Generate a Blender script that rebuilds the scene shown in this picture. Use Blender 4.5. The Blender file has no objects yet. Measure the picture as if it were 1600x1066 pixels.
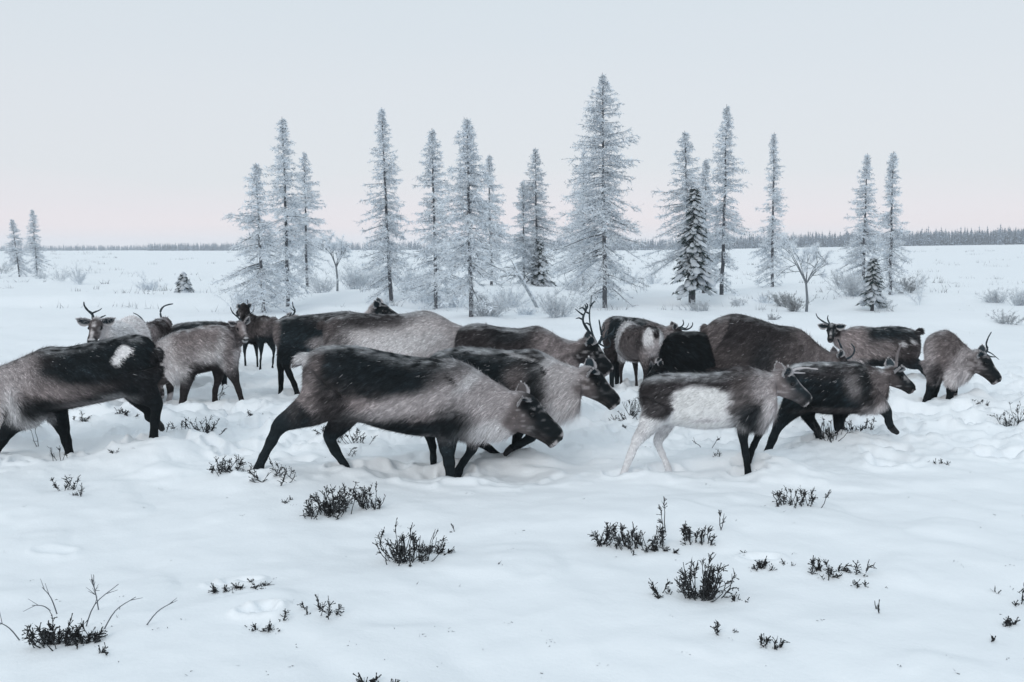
import bpy, math
import numpy as np
from mathutils import Matrix, Vector

# ------------------------------------------------------------------ camera, sky, sun, exposure
SC = bpy.context.scene
COL = SC.collection
CAM_H = 1.8; FPX = 1556.0; PITCH = 5.45; ROLL = -0.2          # FPX: focal length in pixels of a 1600 px wide frame
cd = bpy.data.cameras.new('camera'); cam = bpy.data.objects.new('camera', cd); COL.objects.link(cam)
cd.sensor_width = 36; cd.lens = FPX/1600*36; cd.clip_start = 0.05; cd.clip_end = 6000
CM = Matrix.Rotation(math.radians(90-PITCH), 4, 'X') @ Matrix.Rotation(math.radians(ROLL), 4, 'Z')
CM.translation = Vector((0, 0, CAM_H)); cam.matrix_world = CM; SC.camera = cam
CR = np.array(CM.to_3x3()); CO = np.array([0, 0, CAM_H])

SUN_EL, SUN_ROT = 16.0, 205.0
world = bpy.data.worlds.new('World'); SC.world = world; world.use_nodes = True
nt = world.node_tree; nt.nodes.clear()
def N(tree, t, **kw):
    n = tree.nodes.new(t)
    for k, v in kw.items(): setattr(n, k, v)
    return n
out = N(nt, 'ShaderNodeOutputWorld'); bg = N(nt, 'ShaderNodeBackground'); bg.inputs[1].default_value = 1.0
tc = N(nt, 'ShaderNodeTexCoord'); sx = N(nt, 'ShaderNodeSeparateXYZ'); rp = N(nt, 'ShaderNodeValToRGB')
nz = N(nt, 'ShaderNodeTexNoise'); mp = N(nt, 'ShaderNodeMapping'); mp.inputs['Scale'].default_value = (1.2, 1.2, 9.0)
nz.inputs['Scale'].default_value = 1.6; nz.inputs['Detail'].default_value = 3
nt.links.new(tc.outputs['Generated'], sx.inputs[0]); nt.links.new(tc.outputs['Generated'], mp.inputs[0]); nt.links.new(mp.outputs[0], nz.inputs[0])
ad = N(nt, 'ShaderNodeMath', operation='MULTIPLY_ADD'); ad.inputs[1].default_value = 0.05; ad.inputs[2].default_value = -0.025
nt.links.new(nz.outputs[0], ad.inputs[0])
a2 = N(nt, 'ShaderNodeMath', operation='ADD'); nt.links.new(sx.outputs[2], a2.inputs[0]); nt.links.new(ad.outputs[0], a2.inputs[1])
nt.links.new(a2.outputs[0], rp.inputs[0])
stops = [(0.0, (.78,.755,.795)), (.018, (.81,.755,.79)), (.04, (.775,.75,.795)), (.075, (.72,.745,.785)), (.15, (.705,.745,.79)), (.30, (.645,.725,.785)), (1.0, (.63,.725,.795))]
el = rp.color_ramp.elements
while len(el) < len(stops): el.new(0.5)
for e, (p, c) in zip(el, stops): e.position = p; e.color = (*c, 1)
sky = N(nt, 'ShaderNodeTexSky', sky_type='NISHITA'); sky.sun_disc = False
sky.sun_elevation = math.radians(SUN_EL); sky.sun_rotation = math.radians(SUN_ROT)
ss = N(nt, 'ShaderNodeVectorMath', operation='SCALE'); ss.inputs['Scale'].default_value = 0.10
nt.links.new(sky.outputs[0], ss.inputs[0])
mx = N(nt, 'ShaderNodeMixRGB'); mx.inputs[0].default_value = 0.06           # a thick overcast layer over the clear sky
nt.links.new(rp.outputs[0], mx.inputs[1]); nt.links.new(ss.outputs[0], mx.inputs[2])
nt.links.new(mx.outputs[0], bg.inputs[0]); nt.links.new(bg.outputs[0], out.inputs[0])
ld = bpy.data.lights.new('sun', 'SUN'); ld.energy = 0.95; ld.angle = math.radians(25); ld.color = (1, .96, .93)
sun = bpy.data.objects.new('sun', ld); COL.objects.link(sun)
sd = Vector((math.sin(math.radians(SUN_ROT))*math.cos(math.radians(SUN_EL+14)), -abs(math.cos(math.radians(SUN_ROT)))*math.cos(math.radians(SUN_EL+14)), math.sin(math.radians(SUN_EL+14))))
sun.rotation_euler = sd.to_track_quat('Z', 'Y').to_euler()
SC.view_settings.view_transform = 'Standard'; SC.view_settings.look = 'None'
SC.view_settings.exposure = 0.09; SC.cycles.diffuse_bounces = 8; SC.cycles.max_bounces = 14; SC.cycles.volume_bounces = 3; SC.view_settings.gamma = 1.0
try: SC.view_settings.use_curve_mapping = False
except Exception: pass

# ------------------------------------------------------------------ helpers
rng = np.random.default_rng(7)
A = lambda *a: np.array(a, float)
def ray(px, py):
    d = CR @ A((px-800)/FPX, -(py-533)/FPX, -1.0)
    return d/np.linalg.norm(d)
def ground0(px, py, z=0.0):
    d = ray(px, py); return CO + d*((z-CAM_H)/d[2])
def on_plane(px, py, p0, n):
    d = ray(px, py); return CO + d*(np.dot(p0-CO, n)/np.dot(d, n))
def nrm(v):
    v = np.asarray(v, float); l = np.linalg.norm(v, axis=-1, keepdims=True); return v/np.maximum(l, 1e-9)
def sst(a, b, x):
    t = np.clip((x-a)/(b-a), 0, 1); return t*t*(3-2*t)
def h3(i, j, k, s=0):
    n = (i.astype(np.int64)*374761393 + j.astype(np.int64)*668265263 + k.astype(np.int64)*2147483647 + s*1274126177) & 0xffffffff
    n = ((n ^ (n >> 13))*1274126177) & 0xffffffff
    n = ((n ^ (n >> 16))*2246822519) & 0xffffffff
    return ((n ^ (n >> 15)) & 0xffff)/65535.0
def vn3(P, s=0):                                            # value noise, -1..1
    P = np.asarray(P, float); f = np.floor(P); t = P-f; t = t*t*(3-2*t); f = f.astype(np.int64)
    i, j, k = f[..., 0], f[..., 1], f[..., 2]; a, b, c = t[..., 0], t[..., 1], t[..., 2]
    r = 0
    for di in (0, 1):
        for dj in (0, 1):
            for dk in (0, 1):
                r = r + h3(i+di, j+dj, k+dk, s)*(a if di else 1-a)*(b if dj else 1-b)*(c if dk else 1-c)
    return r*2-1
def vn2(x, y, s=0):
    f = np.floor(x); g = np.floor(y); a = x-f; b = y-g
    a = a*a*a*(a*(a*6-15)+10); b = b*b*b*(b*(b*6-15)+10); i = f.astype(np.int64); j = g.astype(np.int64); z = np.zeros_like(i)
    r = h3(i, j, z, s)*(1-a)*(1-b)+h3(i+1, j, z, s)*a*(1-b)+h3(i, j+1, z, s)*(1-a)*b+h3(i+1, j+1, z, s)*a*b
    return r*2-1
def fb2(x, y, w, s=0, o=3, g=.5):
    r = 0; a = 1; t = 0
    for q in range(o):
        c, d = math.cos(q*1.1+s), math.sin(q*1.1+s)
        r = r + a*vn2((x*c-y*d)/w+q*17.3, (x*d+y*c)/w+q*9.1, s+q); t += a; a *= g; w *= .5
    return r/t

def mesh_from(name, V, faces, col=None, mats=(), midx=None, smooth=None):
    """faces: list of int arrays (n,3) or (n,4); midx / smooth: one value per array"""
    me = bpy.data.meshes.new(name); V = np.asarray(V, np.float32)
    faces = [np.asarray(f, np.int32) for f in faces if len(f)]
    nl = sum(f.size for f in faces); nf = sum(len(f) for f in faces)
    me.vertices.add(len(V)); me.vertices.foreach_set('co', V.ravel())
    me.loops.add(nl); me.loops.foreach_set('vertex_index', np.concatenate([f.ravel() for f in faces]))
    me.polygons.add(nf); ls = []; o = 0
    for f in faces: ls.append(o+np.arange(len(f))*f.shape[1]); o += f.size
    me.polygons.foreach_set('loop_start', np.concatenate(ls).astype(np.int32))
    if midx is not None: me.polygons.foreach_set('material_index', np.concatenate([np.full(len(f), m) for f, m in zip(faces, midx)]).astype(np.int32))
    sm = smooth if smooth is not None else [False]*len(faces)
    me.update(calc_edges=True)
    me.polygons.foreach_set('use_smooth', np.concatenate([np.full(len(f), s) for f, s in zip(faces, sm)]))
    if col is not None:
        c = np.ones((len(V), 4), np.float32); c[:, :3] = col
        at = me.color_attributes.new('tint', 'FLOAT_COLOR', 'POINT'); at.data.foreach_set('color', c.ravel())
    for m in mats: me.materials.append(m)
    return me
def link(name, data, parent=None, loc=None):
    o = bpy.data.objects.new(name, data); COL.objects.link(o)
    if parent is not None: o.parent = parent
    if loc is not None: o.location = loc
    return o
def tag(o, label=None, cat=None, group=None, kind=None):
    for k, v in (('label', label), ('category', cat), ('group', group), ('kind', kind)):
        if v: o[k] = v
    return o
def thing(name, label, cat, loc, group=None):
    return tag(link(name, None, None, tuple(loc)), label, cat, group)

class Geo:                                                  # collects geometry, one mesh out
    def __init__(s): s.V = []; s.F = {}; s.C = []; s.n = 0
    def add(s, V, F, c, m=0, sm=False):
        V = np.asarray(V, float).reshape(-1, 3); F = np.asarray(F, int)
        s.V.append(V); s.F.setdefault((F.shape[1], m, sm), []).append(F+s.n)
        s.C.append(np.broadcast_to(np.asarray(c, float), (len(V), 3))); s.n += len(V)
    def mesh(s, name, mats, origin=(0, 0, 0)):
        ks = list(s.F); return mesh_from(name, np.concatenate(s.V)-np.asarray(origin), [np.concatenate(s.F[k]) for k in ks], np.concatenate(s.C), mats, [k[1] for k in ks], [k[2] for k in ks])
    def blades(s, B, D, L, Wd, c, m=0, tw=None, seed=None):  # narrow triangles: base, direction, length, width
        n = len(B); D = nrm(D)
        if tw is None: tw = rng.normal(size=(n, 3))
        w = nrm(np.cross(D, tw))*np.reshape(Wd, (-1, 1))*.5
        V = np.stack([B-w, B+w, B+D*np.reshape(L, (-1, 1))], 1).reshape(-1, 3)
        c = np.repeat(np.broadcast_to(c, (n, 3)), 3, axis=0)
        s.add(V, np.arange(n*3).reshape(-1, 3), c, m)
    def tube(s, P, R, c, k=6, m=0, cap=True, flat=1.0, sm=True):
        P = np.asarray(P, float); R = np.asarray(R, float); T = nrm(np.gradient(P, axis=0))
        up = A(0, 0, 1) if abs(T[0][2]) < .9 else A(1, 0, 0)
        u = nrm(np.cross(T, up)); v = nrm(np.cross(u, T))
        a = np.arange(k)*2*math.pi/k
        V = (P[:, None]+R[:, None, None]*(np.cos(a)[None, :, None]*u[:, None]+flat*np.sin(a)[None, :, None]*v[:, None])).reshape(-1, 3)
        n = len(P); i = np.arange(n-1)[:, None]*k; j = np.arange(k)[None]; j2 = (j+1) % k
        F = np.stack([i+j, i+j2, i+k+j2, i+k+j], -1).reshape(-1, 4)
        s.add(V, F, c, m, sm)
        if cap:
            s.add(np.vstack([V[-k:], P[-1:]+T[-1:]*R[-1]*.6]), np.stack([np.arange(k), (np.arange(k)+1) % k, np.full(k, k)], 1), c if np.ndim(c) == 1 else c[-1], m, sm)
            s.add(np.vstack([V[:k], P[:1]-T[:1]*R[0]*.4]), np.stack([(np.arange(k)+1) % k, np.arange(k), np.full(k, k)], 1), c if np.ndim(c) == 1 else c[0], m, sm)
def cr(P, sub=4):                                           # Catmull-Rom through the rows of P
    P = np.asarray(P, float); n = len(P); Q = np.vstack([2*P[0]-P[1], P, 2*P[-1]-P[-2]]); out_ = []
    for i in range(n-1):
        p0, p1, p2, p3 = Q[i:i+4]
        for t in np.arange(sub)/sub:
            out_.append(.5*((2*p1)+(-p0+p2)*t+(2*p0-5*p1+4*p2-p3)*t*t+(-p0+3*p1-3*p2+p3)*t**3))
    out_.append(P[-1]); return np.array(out_)

# ------------------------------------------------------------------ materials
def mat(name, rough=.9, base=None, nscale=None, namt=.3, bump=None, spec=.2, sheen=0, trans=0):
    m = bpy.data.materials.new(name); m.use_nodes = True; t = m.node_tree; b = t.nodes['Principled BSDF']
    b.inputs['Roughness'].default_value = rough; b.inputs['Specular IOR Level'].default_value = spec
    if sheen: b.inputs['Sheen Weight'].default_value = sheen
    if base is None:
        at = N(t, 'ShaderNodeAttribute', attribute_name='tint'); src = at.outputs['Color']
    else:
        rg = N(t, 'ShaderNodeRGB'); rg.outputs[0].default_value = (*base, 1); src = rg.outputs[0]
    geo = N(t, 'ShaderNodeTexCoord')
    if nscale:
        n1 = N(t, 'ShaderNodeTexNoise'); n1.inputs['Scale'].default_value = nscale; n1.inputs['Detail'].default_value = 5
        t.links.new(geo.outputs['Object'], n1.inputs[0])
        mr = N(t, 'ShaderNodeMapRange'); mr.inputs['To Min'].default_value = 1-namt; mr.inputs['To Max'].default_value = 1+namt
        t.links.new(n1.outputs[0], mr.inputs[0])
        sc_ = N(t, 'ShaderNodeVectorMath', operation='SCALE'); t.links.new(src, sc_.inputs[0]); t.links.new(mr.outputs[0], sc_.inputs['Scale']); src = sc_.outputs[0]
    t.links.new(src, b.inputs['Base Color'])
    if bump:
        n2 = N(t, 'ShaderNodeTexNoise'); n2.inputs['Scale'].default_value = bump[0]; n2.inputs['Detail'].default_value = 6
        bp = N(t, 'ShaderNodeBump'); bp.inputs['Strength'].default_value = bump[1]; bp.inputs['Distance'].default_value = bump[2]
        t.links.new(geo.outputs['Object'], n2.inputs[0]); t.links.new(n2.outputs[0], bp.inputs['Height']); t.links.new(bp.outputs[0], b.inputs['Normal'])
    return m
M_COAT = mat('reindeer_coat', .85, nscale=40, namt=.25, spec=.12)
M_ANT = mat('antler_bone', .6, nscale=30, namt=.35, bump=(60, .4, .004))
M_HORN = mat('hoof_horn', .55, (.01, .012, .014), spec=.25)
M_EYE = mat('eye_gloss', .18, (.004, .005, .006), spec=.3)
M_BARK = mat('larch_bark', .95, nscale=14, namt=.5, bump=(25, .6, .01))
M_FROST = mat('hoar_frost', .8, nscale=3, namt=.12)
_t = M_FROST.node_tree; _tr = N(_t, 'ShaderNodeBsdfTranslucent'); _mx = N(_t, 'ShaderNodeMixShader'); _mx.inputs[0].default_value = .55   # ice crystals let light through
_at = N(_t, 'ShaderNodeAttribute', attribute_name='tint'); _t.links.new(_at.outputs['Color'], _tr.inputs[0]); _b = _t.nodes['Principled BSDF']
_t.links.new(_b.outputs[0], _mx.inputs[1]); _t.links.new(_tr.outputs[0], _mx.inputs[2]); _t.links.new(_mx.outputs[0], _t.nodes['Material Output'].inputs['Surface'])
M_TWIG = mat('shrub_twig', .8, nscale=20, namt=.4)
M_SNOW = mat('snow', .55, (.86, .895, .925), nscale=.8, namt=.03, spec=.25)
t = M_SNOW.node_tree; b = t.nodes['Principled BSDF']; geo = N(t, 'ShaderNodeNewGeometry'); prev = None
for sc_, di, st in ((.9, .02, .5), (7, .012, .55), (45, .004, .45), (220, .0012, .5)):
    n2 = N(t, 'ShaderNodeTexNoise'); n2.inputs['Scale'].default_value = sc_; n2.inputs['Detail'].default_value = 3
    bp = N(t, 'ShaderNodeBump'); bp.inputs['Strength'].default_value = st; bp.inputs['Distance'].default_value = di
    t.links.new(geo.outputs['Position'], n2.inputs[0]); t.links.new(n2.outputs[0], bp.inputs['Height'])
    if prev: t.links.new(prev.outputs[0], bp.inputs['Normal'])
    prev = bp
t.links.new(prev.outputs[0], b.inputs['Normal'])
# ------------------------------------------------------------------ reindeer
FEET = []                                                   # where a planted leg enters the snow: x, y, z
DK = A(.012, .018, .022); DB = A(.045, .042, .045); MB_ = A(.125, .112, .114); TAN = A(.24, .215, .218); GR = A(.44, .42, .432); LG = A(.60, .59, .605); WH = A(.80, .82, .85)
HEAD_R = A([-.10, -.05, -.36, .12], [0, .04, -.48, .18], [.12, .095, -.53, .205], [.25, .12, -.53, .21], [.38, .10, -.50, .19], [.52, .07, -.44, .155], [.66, .055, -.385, .14], [.8, .05, -.35, .142], [.9, .035, -.33, .142], [.965, .005, -.335, .14], [1.0, -.035, -.285, .112])

def loft(geo, top, bot, hw, lat, k=24, egg=.15, c=(0, 0, 0)):
    top, bot, hw = (np.asarray(q, float) for q in (top, bot, hw))
    X = cr(np.hstack([top, bot, hw[:, None]]), 4); top, bot, hw = X[:, :3], X[:, 3:6], np.maximum(X[:, 6], .01)
    ce = (top+bot)/2; up = (top-bot)/2; a = np.arange(k)*2*math.pi/k; n = len(ce)
    yy = np.cos(a)*(1-egg*np.sin(a)); zz = np.sin(a)
    V = ce[:, None]+up[:, None]*zz[None, :, None]+(hw[:, None]*yy[None])[..., None]*lat
    e0 = ce[0]-(ce[1]-ce[0])*.8; e1 = ce[-1]+(ce[-1]-ce[-2])*.8
    i = np.arange(n-1)[:, None]*k; j = np.arange(k)[None]; j2 = (j+1) % k
    F = np.stack([i+j, i+j2, i+k+j2, i+k+j], -1).reshape(-1, 4)
    V = np.vstack([V.reshape(-1, 3), e0, e1]); q = np.arange(k)
    geo.add(V, F, c); geo.V[-1] = V
    geo.F.setdefault((3, 0, False), []).append(np.vstack([np.stack([(q+1) % k, q, np.full(k, n*k)], 1), np.stack([(n-1)*k+q, (n-1)*k+(q+1) % k, np.full(k, n*k+1)], 1)])+geo.n-len(V))
    return top, bot, hw

def legtube(geo, P, R, fwd, lat, k=12):
    P = cr(np.hstack([P, np.asarray(R)[:, None]]), 4); R = P[:, 3]; fq = (np.arange(len(P)) % 4)/4.0; R = R*np.where((np.arange(len(P)) > 8) & (R < .06), 1-.15*np.sin(math.pi*fq), 1); P = P[:, :3]; T = nrm(np.gradient(P, axis=0))
    f = nrm(np.cross(lat[None], T)); a = np.arange(k)*2*math.pi/k
    lw = np.where(R > .07, .07+(R-.07)*.62, R*.92)
    V = P[:, None]+(R[:, None]*np.cos(a)[None])[..., None]*f[:, None]+(lw[:, None]*np.sin(a)[None])[..., None]*lat
    n = len(P); i = np.arange(n-1)[:, None]*k; j = np.arange(k)[None]; j2 = (j+1) % k
    F = np.stack([i+j, i+j2, i+k+j2, i+k+j], -1).reshape(-1, 4); V = np.vstack([V.reshape(-1, 3), P[:1], P[-1:]]); q = np.arange(k)
    geo.add(V, F, (0, 0, 0))
    geo.F.setdefault((3, 0, False), []).append(np.vstack([np.stack([(q+1) % k, q, np.full(k, n*k)], 1), np.stack([(n-1)*k+q, (n-1)*k+(q+1) % k, np.full(k, n*k+1)], 1)])+geo.n-len(V))
    return P, R

def voxelise(geo, vox, it=5):
    me = geo.mesh('tmp', []); o = bpy.data.objects.new('tmp', me); COL.objects.link(o)
    m = o.modifiers.new('r', 'REMESH'); m.mode = 'VOXEL'; m.voxel_size = vox
    m = o.modifiers.new('s', 'SMOOTH'); m.factor = .55; m.iterations = it
    dg = bpy.context.evaluated_depsgraph_get(); ev = o.evaluated_get(dg); e = ev.to_mesh()
    V = np.empty(len(e.vertices)*3, np.float32); e.vertices.foreach_get('co', V); V = V.reshape(-1, 3).astype(float)
    NN = np.empty(len(V)*3, np.float32); e.vertices.foreach_get('normal', NN); NN = NN.reshape(-1, 3).astype(float)
    F = np.empty(len(e.loops), np.int32); e.loops.foreach_get('vertex_index', F); nf = len(e.polygons)
    assert F.size == nf*4, 'remesh not all quads'
    F = F.reshape(-1, 4); ev.to_mesh_clear(); bpy.data.objects.remove(o); bpy.data.meshes.remove(me)
    return V, NN, F

def reindeer(label, g, yaw, rings=None, head=None, legs=(), antlers=(), coat=None, blobs=(), S=1.0, neck='level', nk=.66, fur=1.0, ears=(1, 1), lane=None, hoof=(), tail=None, mane=0, cx=None, earlen=.3, group='reindeer of the herd walking through the snow'):
    a0 = ground0(*g); hd = A(math.cos(math.radians(yaw)), math.sin(math.radians(yaw)), 0); lat = A(-hd[1], hd[0], 0)
    nl = lat if lat[1] < 0 else -lat
    ppm = FPX/np.linalg.norm(a0-CO)                        # pixels per metre at the animal
    lod = 120.0/(ppm/1.5625)                                # about 1 for the front row
    P = lambda px, py, off=0.0: on_plane(px, py, a0+nl*off, nl)
    Lc = lambda x, z, off=0.0: a0+hd*x*S+nl*off+A(0, 0, z*S)
    G = Geo()
    if rings is not None:
        top = [P(r[0], r[1]) for r in rings]; bot = [P(r[2], r[3]) for r in rings]; hw = [r[4] for r in rings]
    else:
        rm = [(-.66, .93, .75, .07), (-.61, .975, .6, .15), (-.5, 1.0, .52, .2), (-.3, .985, .48, .23), (-.05, .96, .44, .25), (.2, .97, .42, .24), (.36, 1.0, .44, .2), (.48, .98, .5, .15)]
        rm += {'level': [(.6, .96, .56, .12), (.72, .97, .64, .1), (.82, 1.0, .72, .085)], 'up': [(.57, 1.03, .6, .12), (.64, 1.12, .74, .1), (.7, 1.22, .9, .085)], 'down': [(.6, .86, .48, .12), (.7, .76, .45, .1), (.78, .66, .4, .085)]}[neck]
        top = [Lc(r[0], r[1]) for r in rm]; bot = [Lc(r[0], r[2]) for r in rm]; hw = [r[3]*S for r in rm]
    Tt, Tb, Th = loft(G, top, bot, hw, nl)
    # head frame
    if isinstance(head[1], tuple):
        p = P(*head[0]); q = P(*head[1]); L = np.linalg.norm(q-p); hx = nrm(q-p)
        hx = nrm(hx+A(0, 0, .06)); hy = nl
        if len(head) > 2:                                  # slight turn towards the camera
            r = math.radians(head[2]); hx = nrm(hx*math.cos(r)+nl*math.sin(r))
    else:
        p = Lc(head[0][1], head[0][2]) if head[0][0] is None else (P(*head[0]) if rings is not None else Lc(.8, 1.0))
        L, hyaw, hp = head[1:4]; hyaw, hp = math.radians(hyaw), math.radians(hp)
        if len(head) > 4 or (rings is None and head[0][0] is not None): head = tuple(head)+(0,)*(5-len(head)); p = on_plane(*head[0], p+A(0, head[4], 0), A(0, 1, 0))
        hx = A(math.cos(hyaw)*math.cos(hp), math.sin(hyaw)*math.cos(hp), math.sin(hp)); hy = nrm(np.cross(A(0, 0, 1), hx))
    hy = nrm(hy-hx*np.dot(hy, hx)); hz = np.cross(hx, hy)
    if hz[2] < 0: hz = -hz
    HP = lambda x, y, z: p+(hx*x+hy*y+hz*z)*L
    ht = [HP(r[0], 0, r[1]) for r in HEAD_R]; hb = [HP(r[0], 0, r[2]) for r in HEAD_R]
    loft(G, ht, hb, [r[3]*L for r in HEAD_R], hy, egg=-.05)
    for s in (-1, 1):                                      # brow, cheek and nostril swelling
        for (x, y, z, r) in ((.31, .15, -.03, .07), (.22, .1, -.3, .14), (.94, .08, -.08, .06)):
            c = HP(x, s*y, z); legtube(G, A(c-hx*L*.06, c, c+hx*L*.06), [r*L*.6, r*L, r*L*.6], hx, hy)
    if rings is None or np.linalg.norm(ht[1]-top[-1]) > .1 or len(head) > 3:   # join a turned head to its neck
        c0, c1 = (Tt[-1]+Tb[-1])/2, (ht[1]+hb[1])/2; r0 = np.linalg.norm(Tt[-1]-Tb[-1])*.42; r1 = L*.21
        legtube(G, A(c0-(Tt[-1]-Tt[-5])*.3, c0, (c0+c1)/2+A(0, 0, .015), c1), [r0*.9, r0, (r0+r1)*.5, r1], hd, nl)
    # legs
    LEG = []; HF = []
    if rings is None and not legs:
        for sgn, x0 in ((1, .33), (-1, .33), (1, -.5), (-1, -.5)):
            o = .1*sgn*S; dx = .06*sgn
            if x0 > 0: pts = [(x0, .62, .1), (x0+.02, .45, .065), (x0+.03+dx, .25, .037), (x0+dx, .02, .03), (x0+dx, -.15, .03)]
            else: pts = [(x0+.04, .7, .16), (x0+.02, .55, .1), (x0-.08+dx, .36, .045), (x0-.03+dx, .15, .03), (x0+.0+dx, .0, .03), (x0+dx, -.15, .03)]
            q = A(*[Lc(x, z, o) for x, z, r in pts]); LEG.append(legtube(G, q, [r*S for _, _, r in pts], hd, nl)); e = Lc(x0+dx, 0, o); FEET.append((e[0], e[1], 0.0, 0))
    for k, (side, planted, pts) in enumerate(legs):
        o = .105*side; n = len(pts)
        q = [P(x, y, o*(1.12 if i == 0 else 1)) for i, (x, y, r) in enumerate(pts)]; R = [r/ppm for _, _, r in pts]
        e = q[-1]
        if planted == 1:
            FEET.append((e[0], e[1], e[2], 1)); d = nrm(q[-1]-q[-2]); q.append(e+nrm(d+A(0, 0, -.6))*.17); R.append(R[-1])
        elif planted == 2: q.append(e+A(0, 0, -.35)); R.append(R[-1])           # hidden by others: straight down
        LEG.append(legtube(G, np.array(q), R, hd, nl))
        if planted == 0 or k in hoof: HF.append((e, nrm(q[-1]-q[-2]) if planted == 0 else nrm(e-q[-3]), R[-1]))
    if tail:
        legtube(G, A(*[P(x, y) for x, y in tail]), [.035, .045, .02], hd, nl)
    V, NN, F = voxelise(G, max(.0125, .0125*lod*.8), 3)
    # ---- coat
    co = dict(back=DB, flank=MB_, belly=DB, rump=MB_, neck=GR, throat=LG, leg=DK*1.9, face=DK*1.4, cheek=TAN, muzzle=LG, frost=.5, seed=1, bk=.55, tail=LG)
    co.update(coat or {}); sd = co['seed']
    C0 = (Tt+Tb)/2; US = Tt-Tb
    def paint(V, jit=0):
        n = len(V); ix = np.empty(n, int)
        for i in range(0, n, 20000): ix[i:i+20000] = np.argmin(((V[i:i+20000, None]-C0[None])**2).sum(-1), 1)
        u = ix/(len(C0)-1.0); us = US[ix]; v = ((V-Tb[ix])*us).sum(-1)/(us*us).sum(-1)
        loc = np.stack([(V-a0)@hd, (V-a0)@nl, V[:, 2]], 1)
        n1 = vn3(loc*A(5, 3, 7), sd); n2 = vn3(loc*A(11, 9, 16)+5, sd+3); n3 = vn3(loc*A(25, 25, 45)+9, sd+5); n4 = vn3(loc*A(18, 30, 75)+3, sd+7); nn = n1*.5+n2*.35+n3*.35+n4*.3
        w = lambda m: m[:, None]
        c = np.tile(co['flank'], (n, 1)).astype(float)
        mix = lambda c, col, m: c*(1-w(m))+np.asarray(col)*w(m)
        c = mix(c, co['belly'], sst(.3, .12, v+nn*.09))
        c = mix(c, co['back'], sst(co['bk']-.12, co['bk']+.12, v+nn*.1))
        c = mix(c, co['rump'], sst(.16, .04, u+nn*.04)*.8)
        kn = sst(nk-.1, nk+.06, u+nn*.05)
        c = mix(c, co['neck'], kn); c = mix(c, co['throat'], kn*sst(.32, .1, v+nn*.1))
        for bl in blobs:
            (bx, by, rx, ry, rot, col, st) = bl[:7]; so = bl[7] if len(bl) > 7 else .65; pw = bl[8] if len(bl) > 8 else 2
            q = P(bx, by, .15); s0 = (q-a0)@hd; ang = math.radians(rot)*(1 if hd[0] > 0 else -1)
            ds = (loc[:, 0]-s0); dz = loc[:, 2]-q[2]; wv = 0
            aa = (ds*math.cos(ang)-dz*math.sin(ang))/(rx/ppm); bb = (ds*math.sin(ang)+dz*math.cos(ang))/(ry/ppm)
            d = (np.abs(aa)**pw+np.abs(bb)**pw)**(1.0/pw)+nn*(.16 if so < .2 else .34)
            c = mix(c, col, st*sst(1+so, 1-so, d))
        if co.get('rear'):
            of = np.abs(loc[:, 1]+.02*n1); c = mix(c, TAN*.75, sst(.12, .2, u)*sst(.62, .5, u)*sst(.25, .5, v+nn*.15)); c = mix(c, GR*.95, sst(.22, .12, u)*.9)
            c = mix(c, DB*1.3, sst(.1, .16, u)*sst(.3, .2, u)*sst(.12, .16, of)*sst(.2, .5, v+nn*.1)*.8)
            c = mix(c, WH, sst(.2, .1, u)*sst(.03, .05, of)*sst(.17, .13, of)*sst(.3, .5, v+nn*.1)); c = mix(c, DB*.9, sst(.06, .03, of)*sst(.55, .7, v+nn*.1)*sst(.3, .22, u))
            c = mix(c, WH*.9, sst(.46, .54, u+nn*.03))
        lw = np.zeros(n)
        for LP, LR in LEG:
            D = np.full(n, 9.); ti = np.zeros(n, int)
            for i in range(0, n, 20000):
                q = ((V[i:i+20000, None]-LP[None])**2).sum(-1); ti[i:i+20000] = q.argmin(1); D[i:i+20000] = np.sqrt(q.min(1))
            tt = ti/(len(LP)-1.0); lw = np.maximum(lw, sst(co.get('l0', .12), co.get('l1', .42), tt+nn*.05)*sst(1.9, 1.3, D/LR[ti])*sst(.45, .15, v+0*nn))
            lw = np.maximum(lw, sst(.3, .5, tt)*sst(1.9, 1.3, D/LR[ti])*(D < .2))
        lc = co['leg']; c = mix(c, lc, lw)
        if co.get('hindleg') is not None:
            c = mix(c, co['hindleg'], lw*(u < .35))
        hl = np.stack([(V-p)@hx, (V-p)@hy, (V-p)@hz], 1)/L
        hm = sst(-.12, .14, hl[:, 0]+nn*.05)*sst(1.3, 1.1, hl[:, 0])*sst(.42, .32, np.abs(hl[:, 1]))*sst(-.62, -.5, hl[:, 2])*(hl[:, 2] < .3)
        X, Y, Z = hl[:, 0], np.abs(hl[:, 1]), hl[:, 2]
        hc = np.tile(co['face'], (n, 1)).astype(float); ck = np.asarray(co['cheek'])
        k1 = sst(.62, .22, X+nn*.10+Z*.35)*sst(-.06, -.24, Z+nn*.05); hc = mix(hc, ck, k1*.9)
        k2 = sst(.75, .2, X+nn*.08)*sst(-.27, -.4, Z+nn*.04); hc = mix(hc, ck*1.25, k2*.8)
        hc = mix(hc, ck*.8, sst(.22, .02, X+nn*.06)*.8)
        hc = mix(hc, ck*.6, sst(.45, .85, X)*sst(-.1, -.25, Z+nn*.08)*.7)
        hc = mix(hc, DK*.8, sst(.13, .05, np.hypot(X-.37, (Z+.09)*1.3)+nn*.02)*.9)
        hc = mix(hc, DK, sst(.80, .86, X)*sst(.97, .93, X)*.6)
        hc = mix(hc, np.asarray(co['muzzle']), sst(.925, .96, X+nn*.015)*sst(-.34, -.24, Z))
        hc = mix(hc, DK, sst(.075, .045, np.hypot(X-.985, Z+.10))*.9)
        hc = mix(hc, DK, sst(.014, .005, np.abs(Z+.24+(1-X)*.10))*sst(.6, .7, X)*.8)
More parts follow.
